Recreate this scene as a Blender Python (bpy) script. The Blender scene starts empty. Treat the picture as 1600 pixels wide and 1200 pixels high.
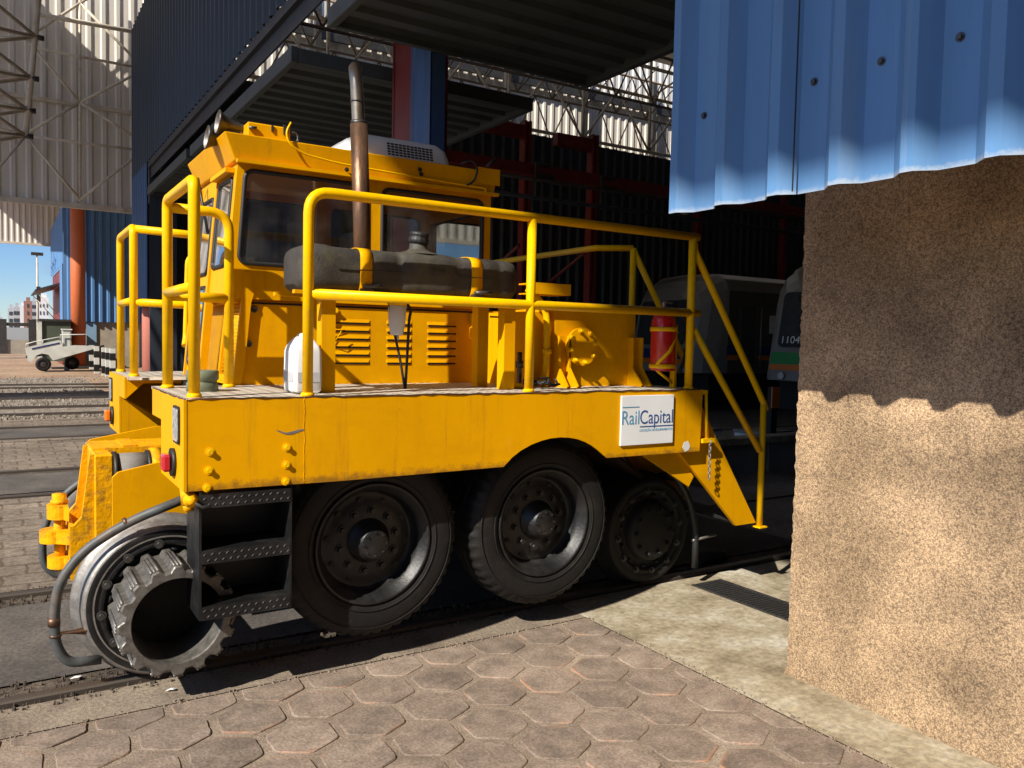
import bpy, math, random
from mathutils import Vector, Matrix
from mathutils.geometry import tessellate_polygon
random.seed(7)
R = math.radians
S = bpy.context.scene
COL = S.collection
# ---------------------------------------------------------------- camera
CAM_H, FPX = 1.62, 1255.24
YAW, PITCH, ROLL = R(57.63668), R(-3.02833), R(1.18626)
fw = Vector((math.cos(YAW)*math.cos(PITCH), math.sin(YAW)*math.cos(PITCH), math.sin(PITCH)))
r0 = fw.cross(Vector((0, 0, 1))).normalized(); u0 = r0.cross(fw)
rt = r0*math.cos(ROLL) + u0*math.sin(ROLL); up = u0*math.cos(ROLL) - r0*math.sin(ROLL)
cam = bpy.data.cameras.new('camera'); cam_o = bpy.data.objects.new('camera', cam); COL.objects.link(cam_o)
cam.sensor_fit = 'HORIZONTAL'; cam.sensor_width = 36; cam.lens = 36*FPX/1600
cam.clip_start = .05; cam.clip_end = 3000
cam_o.matrix_world = Matrix(((rt.x, up.x, -fw.x, 0), (rt.y, up.y, -fw.y, 0), (rt.z, up.z, -fw.z, CAM_H), (0, 0, 0, 1)))
S.camera = cam_o
def at(px, py, **k):
    d = fw*FPX + rt*(px-800) + up*(600-py); C = Vector((0, 0, CAM_H))
    a, v = list(k.items())[0]; i = 'xyz'.index(a)
    return C + d*((v-C[i])/d[i])
# ---------------------------------------------------------------- light
SUN = Vector((1.15, .48, -1)).normalized()          # the way the light travels
w = bpy.data.worlds.new('World'); S.world = w; w.use_nodes = True
nt = w.node_tree; bg = nt.nodes['Background']
sky = nt.nodes.new('ShaderNodeTexSky'); sky.sky_type = 'NISHITA'; sky.sun_disc = False
sky.sun_elevation = math.asin(-SUN.z); sky.sun_rotation = math.atan2(-SUN.x, -SUN.y) % (2*math.pi)
sky.altitude = 1000; sky.air_density = 1.0; sky.dust_density = .05; sky.ozone_density = 2.2
tc = nt.nodes.new('ShaderNodeTexCoord'); mp = nt.nodes.new('ShaderNodeMapping'); mp.inputs['Scale'].default_value = (1, 1, 2.6)
nz = nt.nodes.new('ShaderNodeTexNoise'); nz.inputs['Scale'].default_value = 9; nz.inputs['Detail'].default_value = 6
cr = nt.nodes.new('ShaderNodeValToRGB'); cr.color_ramp.elements[0].position = .62; cr.color_ramp.elements[1].position = .78
mx = nt.nodes.new('ShaderNodeMixRGB'); mx.inputs[2].default_value = (5, 5.2, 5.5, 1)
L = nt.links.new
L(tc.outputs['Generated'], mp.inputs[0]); L(mp.outputs[0], nz.inputs['Vector']); L(nz.outputs['Fac'], cr.inputs[0])
L(cr.outputs[0], mx.inputs[0]); L(sky.outputs[0], mx.inputs[1]); sx = nt.nodes.new('ShaderNodeSeparateXYZ'); L(tc.outputs['Generated'], sx.inputs[0])     # clear deep blue low sky
gr = nt.nodes.new('ShaderNodeValToRGB'); gr.color_ramp.elements[0].position = 0; gr.color_ramp.elements[0].color = (.40, .47, .58, 1)
gr.color_ramp.elements[1].position = .55; gr.color_ramp.elements[1].color = (1, 1, 1, 1)
ge = gr.color_ramp.elements.new(.16); ge.color = (.30, .42, .60, 1)
gm = nt.nodes.new('ShaderNodeMixRGB'); gm.blend_type = 'MULTIPLY'; gm.inputs[0].default_value = 1
L(sx.outputs[2], gr.inputs[0]); L(mx.outputs[0], gm.inputs[1]); L(gr.outputs[0], gm.inputs[2]); L(gm.outputs[0], bg.inputs[0])
bg.inputs[1].default_value = .125
sl = bpy.data.lights.new('sun', 'SUN'); sl.energy = 4.6; sl.angle = R(.53); sl.color = (1, .94, .84)
so = bpy.data.objects.new('sun', sl); COL.objects.link(so); so.location = (-10, -6, 12)
so.rotation_euler = SUN.to_track_quat('-Z', 'Y').to_euler()
S.view_settings.view_transform = 'Standard'; S.view_settings.look = 'None'
S.view_settings.exposure = .78; S.view_settings.gamma = 1
S.cycles.max_bounces = 8; S.cycles.diffuse_bounces = 4; S.cycles.transparent_max_bounces = 12
# ---------------------------------------------------------------- materials
def mat(name, base, rough=.6, metal=0, stint=None, streak=None, var=.25, scale=6, dirt=None, dirt_amt=.4, dirt_scale=3, bump=0, bscale=60, spec=.5, coat=0, stretch=(1, 1, 1)):
    m = bpy.data.materials.new(name); m.use_nodes = True; t = m.node_tree; n = t.nodes; l = t.links.new
    b = n['Principled BSDF']; b.inputs['Roughness'].default_value = rough; b.inputs['Metallic'].default_value = metal
    b.inputs['Specular IOR Level'].default_value = spec; b.inputs['Coat Weight'].default_value = coat; b.inputs['Coat Roughness'].default_value = .15
    tc = n.new('ShaderNodeTexCoord'); mp = n.new('ShaderNodeMapping'); mp.inputs['Scale'].default_value = stretch
    l(tc.outputs['Object'], mp.inputs[0])
    a = n.new('ShaderNodeTexNoise'); a.inputs['Scale'].default_value = scale; a.inputs['Detail'].default_value = 8; a.inputs['Roughness'].default_value = .65
    l(mp.outputs[0], a.inputs['Vector'])
    hv = n.new('ShaderNodeMapRange'); hv.inputs[1].default_value = .3; hv.inputs[2].default_value = .7
    hv.inputs[3].default_value = 1-var; hv.inputs[4].default_value = 1+var*.6
    l(a.outputs['Fac'], hv.inputs[0])
    mul = n.new('ShaderNodeVectorMath'); mul.operation = 'SCALE'; mul.inputs[0].default_value = base[:3]; l(hv.outputs[0], mul.inputs['Scale'])
    out = mul.outputs[0]
    if dirt:
        d = n.new('ShaderNodeTexNoise'); d.inputs['Scale'].default_value = dirt_scale; d.inputs['Detail'].default_value = 10; d.inputs['Roughness'].default_value = .7
        l(mp.outputs[0], d.inputs['Vector'])
        r = n.new('ShaderNodeMapRange'); r.inputs[1].default_value = .5; r.inputs[2].default_value = .72; r.inputs[4].default_value = dirt_amt
        l(d.outputs['Fac'], r.inputs[0])
        x = n.new('ShaderNodeMixRGB'); x.inputs[2].default_value = (*dirt, 1); l(r.outputs[0], x.inputs[0]); l(out, x.inputs[1]); out = x.outputs[0]
    if streak:                       # grease runs and worn spots with their own shape
        for sc, lo, hi, col, am in streak:
            sm = n.new('ShaderNodeMapping'); sm.inputs['Scale'].default_value = sc; l(tc.outputs['Object'], sm.inputs[0])
            sn = n.new('ShaderNodeTexNoise'); sn.inputs['Scale'].default_value = 1; sn.inputs['Detail'].default_value = 9; sn.inputs['Roughness'].default_value = .72; l(sm.outputs[0], sn.inputs['Vector'])
            sr = n.new('ShaderNodeMapRange'); sr.inputs[1].default_value = lo; sr.inputs[2].default_value = hi; sr.inputs[4].default_value = am; l(sn.outputs['Fac'], sr.inputs[0])
            sx_ = n.new('ShaderNodeMixRGB'); sx_.inputs[2].default_value = (*col, 1); l(sr.outputs[0], sx_.inputs[0]); l(out, sx_.inputs[1]); out = sx_.outputs[0]
    if stint: b.inputs['Specular Tint'].default_value = (*stint, 1)
    l(out, b.inputs['Base Color'])
    rr = n.new('ShaderNodeMapRange'); rr.inputs[3].default_value = max(.02, rough-.12); rr.inputs[4].default_value = min(1, rough+.14)
    l(a.outputs['Fac'], rr.inputs[0]); l(rr.outputs[0], b.inputs['Roughness'])
    if bump:
        q = n.new('ShaderNodeTexNoise'); q.inputs['Scale'].default_value = bscale; q.inputs['Detail'].default_value = 5; l(mp.outputs[0], q.inputs['Vector'])
        bp = n.new('ShaderNodeBump'); bp.inputs['Strength'].default_value = bump; bp.inputs['Distance'].default_value = .01
        l(q.outputs['Fac'], bp.inputs['Height']); l(bp.outputs[0], b.inputs['Normal'])
    return m
M = {}
Y0 = (.74, .345, .001)
M['yellow'] = mat('yellow_paint', Y0, .5, var=.10, scale=2.5, dirt=(.42, .17, .004), dirt_amt=.45, dirt_scale=5, bump=.2, bscale=6, spec=.25, stretch=(1, 1, .35), stint=(1, .62, .10),
    streak=(((18, 18, .7), .58, .80, (.20, .085, .015), .6), ((30, 30, 26), .685, .72, (.06, .045, .03), .85), ((1.6, 1.6, 4), .5, .8, (.52, .22, .004), .6), ((4, 4, 3), .62, .78, (.80, .46, .05), .5)))
M['yellow_pipe'] = mat('yellow_pipe_paint', (.86, .47, .001), .34, stint=(1, .75, .25), var=.08, scale=8, dirt=(.4, .2, .03), dirt_amt=.35, dirt_scale=14, bump=.08, bscale=30, spec=.4)
M['yellow_worn'] = mat('yellow_worn_paint', (.76, .35, .002), .5, stint=(1, .65, .15), streak=(((30, 30, 24), .66, .70, (.05, .035, .025), .9),), var=.18, scale=9, dirt=(.10, .07, .04), dirt_amt=.85, dirt_scale=16, bump=.5, bscale=40)
M['black'] = mat('black_paint', (.006, .006, .0065), .46, var=.3, scale=12, dirt=(.05, .045, .04), dirt_amt=.5, bump=.15, bscale=60)
M['dark'] = mat('dark_chassis', (.006, .006, .006), .7, var=.3, scale=8, dirt=(.02, .017, .014), bump=.2)
M['rubber'] = mat('tyre_rubber', (.008, .0072, .0066), .66, spec=.35, var=.3, scale=9, dirt=(.034, .027, .021), dirt_amt=.5, dirt_scale=7, bump=.2, bscale=90)
M['steel'] = mat('worn_steel', (.30, .28, .26), .56, .75, var=.35, scale=18, dirt=(.13, .09, .065), dirt_amt=.6, dirt_scale=10, bump=.1)
M['brown'] = mat('dark_brown_plate', (.05, .026, .016), .6, var=.3)
M['toothsteel'] = mat('tooth_steel', (.19, .178, .162), .48, .6, var=.4, scale=25, dirt=(.06, .05, .04), dirt_amt=.7, dirt_scale=30)
M['dsteel'] = mat('dark_steel', (.10, .095, .09), .42, .7, var=.35, scale=25, dirt=(.04, .03, .025), dirt_amt=.6, bump=.3, bscale=50)
M['rail'] = mat('rail_steel', (.15, .125, .105), .45, .7, var=.3, scale=6, dirt=(.07, .05, .04), dirt_amt=.6, stretch=(.15, 1, 1))
M['chrome'] = mat('bare_pipe', (.46, .38, .29), .38, .85, var=.4, scale=7, dirt=(.11, .055, .03), dirt_amt=.95, dirt_scale=9, stretch=(1, 1, .4))
M['rusty'] = mat('heat_rusted_pipe', (.13, .075, .05), .45, .6, var=.5, scale=7, dirt=(.42, .20, .09), dirt_amt=.7, dirt_scale=9, bump=.2, stretch=(1, 1, .3))
M['tank'] = mat('grey_plastic', (.042, .037, .033), .62, var=.35, scale=5, dirt=(.15, .135, .07), dirt_amt=.55, dirt_scale=3.2, bump=.25, bscale=120)
M['white'] = mat('white_plastic', (.72, .72, .70), .45, var=.1, scale=7, dirt=(.5, .47, .4), dirt_amt=.35)
M['plate'] = mat('white_sign_face', (.78, .79, .80), .4, var=.05, scale=3)
M['red'] = mat('red_paint', (.50, .010, .012), .28, var=.15, scale=9, coat=.4)
M['hose'] = mat('grey_hose', (.07, .075, .075), .55, var=.3, scale=14, dirt=(.22, .14, .09), dirt_amt=.6, dirt_scale=6)
M['black_rubber'] = mat('black_rubber', (.014, .014, .014), .55, var=.2)
M['greyband'] = mat('grey_rubber_block', (.19, .175, .155), .7, var=.25, scale=10, stretch=(1, 4, 4), bump=.2)
M['blue'] = mat('blue_cladding', (.085, .20, .40), .5, var=.16, scale=2.2, dirt=(.20, .27, .36), dirt_amt=.40, dirt_scale=1.6, stretch=(3, 3, .25), bump=.05, bscale=14,
    streak=(((26, 26, .7), .60, .80, (.34, .40, .46), .5), ((70, 70, 9), .73, .76, (.55, .55, .52), .8), ((9, 9, .5), .62, .85, (.03, .06, .12), .6)))
M['bluedark'] = mat('shaded_blue_cladding', (.022, .028, .038), .5, var=.2, scale=2, dirt=(.07, .08, .09), dirt_amt=.3, stretch=(3, 3, .2))  # the blue sheeting again, deep shade under the roof put into its colour
M['fascia'] = mat('faded_blue_fascia', (.105, .245, .47), .5, var=.16, scale=2.2, dirt=(.20, .27, .36), dirt_amt=.40, dirt_scale=1.6, stretch=(3, 3, .25), bump=.05, bscale=14,
    streak=(((26, 26, .7), .60, .80, (.34, .40, .46), .5), ((70, 70, 9), .73, .76, (.55, .55, .52), .8), ((9, 9, .5), .62, .85, (.04, .08, .15), .5)))
def edge_wear(m, z0, h, col=(.42, .45, .47), amt=.6):             # bare faded metal creeping up from the cut lower edge of the sheets
    t = m.node_tree; n = t.nodes; l = t.links.new; b = n['Principled BSDF']
    tc = n.new('ShaderNodeTexCoord'); sp = n.new('ShaderNodeSeparateXYZ'); l(tc.outputs['Object'], sp.inputs[0])
    nz = n.new('ShaderNodeTexNoise'); nz.inputs['Scale'].default_value = 22; nz.inputs['Detail'].default_value = 9; nz.inputs['Roughness'].default_value = .75; l(tc.outputs['Object'], nz.inputs['Vector'])
    a = n.new('ShaderNodeMath'); a.operation = 'MULTIPLY_ADD'; a.inputs[1].default_value = -h*2.6; l(nz.outputs['Fac'], a.inputs[0]); l(sp.outputs[2], a.inputs[2])
    r = n.new('ShaderNodeMapRange'); r.inputs[1].default_value = z0-h*.55; r.inputs[2].default_value = z0-h*1.25; r.inputs[4].default_value = amt; l(a.outputs[0], r.inputs[0])
    x = n.new('ShaderNodeMixRGB'); x.inputs[2].default_value = (*col, 1); l(r.outputs[0], x.inputs[0]); l(b.inputs['Base Color'].links[0].from_socket, x.inputs[1]); l(x.outputs[0], b.inputs['Base Color'])
edge_wear(M['fascia'], 2.165, .024)
M['yellow_skirt'] = M['yellow'].copy(); edge_wear(M['yellow_skirt'], .962, .05, (.16, .075, .018), .7)
M['bluemid'] = mat('half_shaded_blue_cladding', (.04, .085, .19), .5, var=.2, scale=2, dirt=(.05, .06, .08), dirt_amt=.5, stretch=(3, 3, .3))  # middle step of the same blue sheeting, partial shade put into the colour
M['bareedge'] = mat('bare_faded_edge', (.55, .56, .55), .6, var=.3, scale=20, dirt=(.35, .25, .15), dirt_amt=.6, dirt_scale=14)
M['greycl'] = mat('grey_cladding', (.68, .62, .54), .6, var=.15, scale=1.5, dirt=(.24, .20, .16), dirt_amt=.45, dirt_scale=1.1, stretch=(3, 3, .2))
M['whitecl'] = mat('white_cladding', (.72, .72, .70), .6, var=.12, scale=1.5, dirt=(.4, .38, .34), dirt_amt=.4, stretch=(3, 3, .2))
M['truss'] = mat('cream_truss_paint', (.62, .54, .43), .55, var=.2, scale=4, dirt=(.22, .12, .06), dirt_amt=.6, dirt_scale=3)
M['darktruss'] = mat('shaded_truss_paint', (.20, .15, .11), .6, var=.3, scale=5, dirt=(.12, .06, .03), dirt_amt=.6)  # truss paint darkened, the inner bay's shade is in the colour
M['redsteel'] = mat('red_oxide_steel', (.20, .022, .018), .5, var=.25, scale=4, dirt=(.10, .03, .02), dirt_amt=.5)
M['orange'] = mat('orange_column', (.56, .13, .035), .6, var=.12, scale=3, dirt=(.35, .12, .06), dirt_amt=.4)
M['pink'] = mat('faded_red_column', (.52, .17, .12), .7, var=.15, scale=3, dirt=(.3, .14, .1), dirt_amt=.5, bump=.2, bscale=40)
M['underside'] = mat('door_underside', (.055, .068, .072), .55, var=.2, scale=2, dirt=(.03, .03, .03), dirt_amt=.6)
M['concrete_wall'] = mat('concrete_base', (.36, .31, .24), .85, var=.25, scale=1.2, dirt=(.18, .15, .11), dirt_amt=.5, bump=.3)
M['trainw'] = mat('shaded_train_white', (.22, .21, .195), .35, var=.12, scale=1, dirt=(.28, .25, .21), dirt_amt=.5, coat=.2)  # white paint greyed down, the shed's deep shade is in the colour
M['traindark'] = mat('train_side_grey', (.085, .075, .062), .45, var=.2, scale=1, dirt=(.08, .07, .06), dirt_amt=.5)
M['stripeblue'] = mat('blue_stripe', (.015, .03, .14), .4, var=.1)
M['stripeor'] = mat('orange_stripe', (.60, .16, .02), .4, var=.1)
M['stripegr'] = mat('green_stripe', (.02, .25, .06), .4, var=.1)
M['lensred'] = mat('red_lens', (.42, .010, .025), .2, var=.1, coat=.6)
M['lensor'] = mat('amber_lens', (.75, .17, .01), .2, var=.1, coat=.6)
M['lensw'] = mat('lamp_reflector', (.62, .64, .66), .15, .15, var=.6, scale=45, coat=.8)
M['green'] = mat('green_container', (.07, .085, .055), .6, var=.2, scale=2, dirt=(.12, .08, .05), dirt_amt=.4)
M['trailerw'] = mat('trailer_white', (.60, .60, .54), .5, var=.15, scale=2, dirt=(.3, .27, .2), dirt_amt=.4)
M['bldw'] = mat('apartment_white', (.72, .70, .68), .8, var=.06)
M['bldbr'] = mat('apartment_brown', (.30, .15, .11), .8, var=.06)
M['bldgr'] = mat('apartment_grey', (.42, .42, .42), .8, var=.06)
M['win'] = mat('dark_window', (.05, .055, .06), .2, var=.2)
M['inkblue'] = mat('ink_blue', (.03, .08, .24), .5, var=0)
M['inkcyan'] = mat('ink_cyan', (.09, .27, .42), .5, var=0)
M['paleblue'] = mat('pale_blue_panel', (.22, .36, .50), .6, var=.1)
M['greenlid'] = mat('grey_green_plastic', (.14, .16, .10), .6, var=.2, scale=12)
M['grille'] = mat('grille_back', (.03, .02, .015), .8, var=.3)
M['cabin'] = mat('cab_lining', (.05, .045, .04), .7, var=.2)
def glass(name, tint, gl):
    m = bpy.data.materials.new(name); m.use_nodes = True; t = m.node_tree; n = t.nodes; l = t.links.new
    n.remove(n['Principled BSDF']); o = n['Material Output']
    tr = n.new('ShaderNodeBsdfTransparent'); tr.inputs[0].default_value = (*tint, 1)
    g = n.new('ShaderNodeBsdfGlossy'); g.inputs['Roughness'].default_value = .03
    d = n.new('ShaderNodeBsdfDiffuse'); d.inputs[0].default_value = (.35, .33, .30, 1)
    f = n.new('ShaderNodeFresnel'); f.inputs[0].default_value = 1.5
    a = n.new('ShaderNodeMixShader'); b = n.new('ShaderNodeMixShader')
    tc = n.new('ShaderNodeTexCoord'); nz = n.new('ShaderNodeTexNoise'); nz.inputs['Scale'].default_value = 5; nz.inputs['Detail'].default_value = 9
    mr = n.new('ShaderNodeMapRange'); mr.inputs[1].default_value = .42; mr.inputs[2].default_value = .75; mr.inputs[3].default_value = gl*.5; mr.inputs[4].default_value = gl*4
    l(tc.outputs['Object'], nz.inputs['Vector']); l(nz.outputs['Fac'], mr.inputs[0])
    l(f.outputs[0], a.inputs[0]); l(tr.outputs[0], a.inputs[1]); l(g.outputs[0], a.inputs[2])
    l(mr.outputs[0], b.inputs[0]); l(a.outputs[0], b.inputs[1]); l(d.outputs[0], b.inputs[2]); l(b.outputs[0], o.inputs[0])
    return m
M['glass'] = glass('cab_glass', (.62, .64, .62), .03)
def ntmat(name):
    m = bpy.data.materials.new(name); m.use_nodes = True; t = m.node_tree
    return m, t.nodes, t.links.new, t.nodes['Principled BSDF']
SMEAR = (3.265-3.5, 2.47+1.724, .77+.05)
def grain_wall():
    m, n, l, b = ntmat('granular_render')
    tc = n.new('ShaderNodeTexCoord'); v = n.new('ShaderNodeTexNoise'); v.inputs['Scale'].default_value = 75; v.inputs['Detail'].default_value = 6; v.inputs['Roughness'].default_value = .74
    v2 = n.new('ShaderNodeTexVoronoi'); v2.inputs['Scale'].default_value = 150
    big = n.new('ShaderNodeTexNoise'); big.inputs['Scale'].default_value = 2.3; big.inputs['Detail'].default_value = 7; big.inputs['Roughness'].default_value = .6
    for q in (v, v2, big): l(tc.outputs['Object'], q.inputs['Vector'])
    add = n.new('ShaderNodeMath'); add.operation = 'MULTIPLY_ADD'; add.inputs[1].default_value = -.42
    l(v2.outputs['Distance'], add.inputs[0]); l(v.outputs['Fac'], add.inputs[2])
    c = n.new('ShaderNodeValToRGB'); e = c.color_ramp.elements
    e[0].position = .10; e[0].color = (.215, .15, .094, 1); e[1].position = .47; e[1].color = (.66, .46, .27, 1)
    k = e.new(.26); k.color = (.38, .26, .155, 1)
    l(add.outputs[0], c.inputs[0])
    r = n.new('ShaderNodeMapRange'); r.inputs[1].default_value = .35; r.inputs[2].default_value = .7; r.inputs[3].default_value = .58; r.inputs[4].default_value = 1.16
    l(big.outputs['Fac'], r.inputs[0])
    s = n.new('ShaderNodeVectorMath'); s.operation = 'SCALE'; l(c.outputs[0], s.inputs[0]); l(r.outputs[0], s.inputs['Scale'])
    # grey soot patches and a faint smear of blue paint
    sp = n.new('ShaderNodeTexNoise'); sp.inputs['Scale'].default_value = 1.5; sp.inputs['Detail'].default_value = 8; l(tc.outputs['Object'], sp.inputs['Vector'])
    sr = n.new('ShaderNodeMapRange'); sr.inputs[1].default_value = .46; sr.inputs[2].default_value = .72; sr.inputs[4].default_value = .75; l(sp.outputs['Fac'], sr.inputs[0])
    x = n.new('ShaderNodeMixRGB'); x.blend_type = 'MULTIPLY'; x.inputs[2].default_value = (.55, .56, .6, 1); l(sr.outputs[0], x.inputs[0]); l(s.outputs[0], x.inputs[1])
    # a rubbed smear of blue paint near the edge, and a pale band of salts at the foot
    sb = n.new('ShaderNodeVectorMath'); sb.operation = 'SUBTRACT'; sb.inputs[1].default_value = SMEAR; l(tc.outputs['Object'], sb.inputs[0])
    sc = n.new('ShaderNodeVectorMath'); sc.operation = 'MULTIPLY'; sc.inputs[1].default_value = (0, 16, 5.2); l(sb.outputs[0], sc.inputs[0])
    ln = n.new('ShaderNodeVectorMath'); ln.operation = 'LENGTH'; l(sc.outputs[0], ln.inputs[0])
    sq = n.new('ShaderNodeMapRange'); sq.inputs[1].default_value = 1; sq.inputs[2].default_value = .2; sq.inputs[4].default_value = 1; l(ln.outputs['Value'], sq.inputs[0])
    sv = n.new('ShaderNodeMath'); sv.operation = 'MULTIPLY'; l(sq.outputs[0], sv.inputs[0]); l(v.outputs['Fac'], sv.inputs[1])
    xb = n.new('ShaderNodeMixRGB'); xb.inputs[2].default_value = (.30, .40, .52, 1); l(sv.outputs[0], xb.inputs[0]); l(x.outputs[0], xb.inputs[1])
    l(xb.outputs[0], b.inputs['Base Color']); b.inputs['Roughness'].default_value = .9; b.inputs['Specular IOR Level'].default_value = .2
    bp = n.new('ShaderNodeBump'); bp.inputs['Strength'].default_value = .8; bp.inputs['Distance'].default_value = .005
    l(add.outputs[0], bp.inputs['Height']); l(bp.outputs[0], b.inputs['Normal'])
    return m
M['grain'] = grain_wall()
def ground_mat(name, c1, c2, c3, s1=.6, s2=30, bump=.5, bd=.02, speck=None, rough=.9):
    m, n, l, b = ntmat(name)
    tc = n.new('ShaderNodeTexCoord')
    a = n.new('ShaderNodeTexNoise'); a.inputs['Scale'].default_value = s1; a.inputs['Detail'].default_value = 10; a.inputs['Roughness'].default_value = .65
    g = n.new('ShaderNodeTexNoise'); g.inputs['Scale'].default_value = s2; g.inputs['Detail'].default_value = 6; g.inputs['Roughness'].default_value = .7
    for q in (a, g): l(tc.outputs['Object'], q.inputs['Vector'])
    c = n.new('ShaderNodeValToRGB'); e = c.color_ramp.elements
    e[0].position = .32; e[0].color = (*c1, 1); e[1].position = .68; e[1].color = (*c3, 1); k = e.new(.5); k.color = (*c2, 1)
    l(a.outputs['Fac'], c.inputs[0])
    r = n.new('ShaderNodeMapRange'); r.inputs[1].default_value = .3; r.inputs[2].default_value = .72; r.inputs[3].default_value = .55; r.inputs[4].default_value = 1.35
    l(g.outputs['Fac'], r.inputs[0])
    s = n.new('ShaderNodeVectorMath'); s.operation = 'SCALE'; l(c.outputs[0], s.inputs[0]); l(r.outputs[0], s.inputs['Scale']); out = s.outputs[0]
    if speck:
        v = n.new('ShaderNodeTexVoronoi'); v.inputs['Scale'].default_value = speck[0]; l(tc.outputs['Object'], v.inputs['Vector'])
        q = n.new('ShaderNodeMapRange'); q.inputs[1].default_value = speck[2]; q.inputs[2].default_value = 0; q.inputs[4].default_value = .8; l(v.outputs['Distance'], q.inputs[0])
        x = n.new('ShaderNodeMixRGB'); x.inputs[2].default_value = (*speck[1], 1); l(q.outputs[0], x.inputs[0]); l(out, x.inputs[1]); out = x.outputs[0]
    l(out, b.inputs['Base Color']); b.inputs['Roughness'].default_value = rough; b.inputs['Specular IOR Level'].default_value = .25
    bp = n.new('ShaderNodeBump'); bp.inputs['Strength'].default_value = bump; bp.inputs['Distance'].default_value = bd
    l(g.outputs['Fac'], bp.inputs['Height']); l(bp.outputs[0], b.inputs['Normal'])
    return m
M['sand'] = ground_mat('sandy_ground', (.22, .14, .09), (.33, .22, .14), (.42, .30, .20), .25, 9)
M['asphalt'] = ground_mat('old_asphalt', (.062, .055, .050), (.10, .088, .078), (.15, .13, .11), 1.3, 45, .5, .01)
M['dirt'] = ground_mat('oily_track_dirt', (.05, .04, .033), (.11, .085, .065), (.18, .145, .11), 3, 38, .9, .03)
M['strip'] = ground_mat('track_edge_mortar', (.16, .125, .095), (.25, .20, .15), (.33, .27, .2), 2.2, 55, .7, .012)
M['concrete'] = ground_mat('worn_concrete', (.19, .15, .095), (.345, .29, .20), (.50, .46, .37), 2.6, 26, .3, .006, rough=.75)
M['floor'] = ground_mat('shed_floor', (.10, .09, .08), (.17, .155, .14), (.24, .22, .2), 1, 18, .25, .006, rough=.6)
M['mortar'] = ground_mat('joint_mortar', (.21, .16, .12), (.325, .25, .19), (.46, .365, .275), 3, 130, 1, .012, speck=(140, (.38, .30, .22), .32))
M['oldpave'] = ground_mat('old_blocks', (.135, .108, .084), (.205, .165, .128), (.285, .23, .178), .9, 14, .7, .02)
def blocky(m):
    t = m.node_tree; n = t.nodes; l = t.links.new; b = n['Principled BSDF']
    tc = n.new('ShaderNodeTexCoord'); br = n.new('ShaderNodeTexBrick'); br.inputs['Scale'].default_value = 1; br.inputs['Brick Width'].default_value = .30; br.inputs['Row Height'].default_value = .26
    br.inputs['Mortar Size'].default_value = .014; br.inputs['Mortar Smooth'].default_value = .4; br.inputs['Color1'].default_value = (.82, .82, .82, 1); br.inputs['Color2'].default_value = (1.12, 1.1, 1.08, 1); br.inputs['Mortar'].default_value = (.55, .5, .45, 1)
    nz = n.new('ShaderNodeTexNoise'); nz.inputs['Scale'].default_value = 5; ad = n.new('ShaderNodeVectorMath'); ad.operation = 'MULTIPLY_ADD'; ad.inputs[1].default_value = (.06, .06, 0)
    l(tc.outputs['Object'], nz.inputs['Vector']); l(nz.outputs['Color'], ad.inputs[0]); l(tc.outputs['Object'], ad.inputs[2]); l(ad.outputs[0], br.inputs['Vector'])
    src = b.inputs['Base Color'].links[0].from_socket; x = n.new('ShaderNodeMixRGB'); x.blend_type = 'MULTIPLY'; x.inputs[0].default_value = .9
    l(src, x.inputs[1]); l(br.outputs['Color'], x.inputs[2]); l(x.outputs[0], b.inputs['Base Color'])
blocky(M['oldpave'])
M['ballast'] = ground_mat('ballast', (.20, .16, .125), (.29, .24, .19), (.40, .34, .27), 2, 7, 1, .12, speck=(6, (.5, .45, .38), .35))
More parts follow.
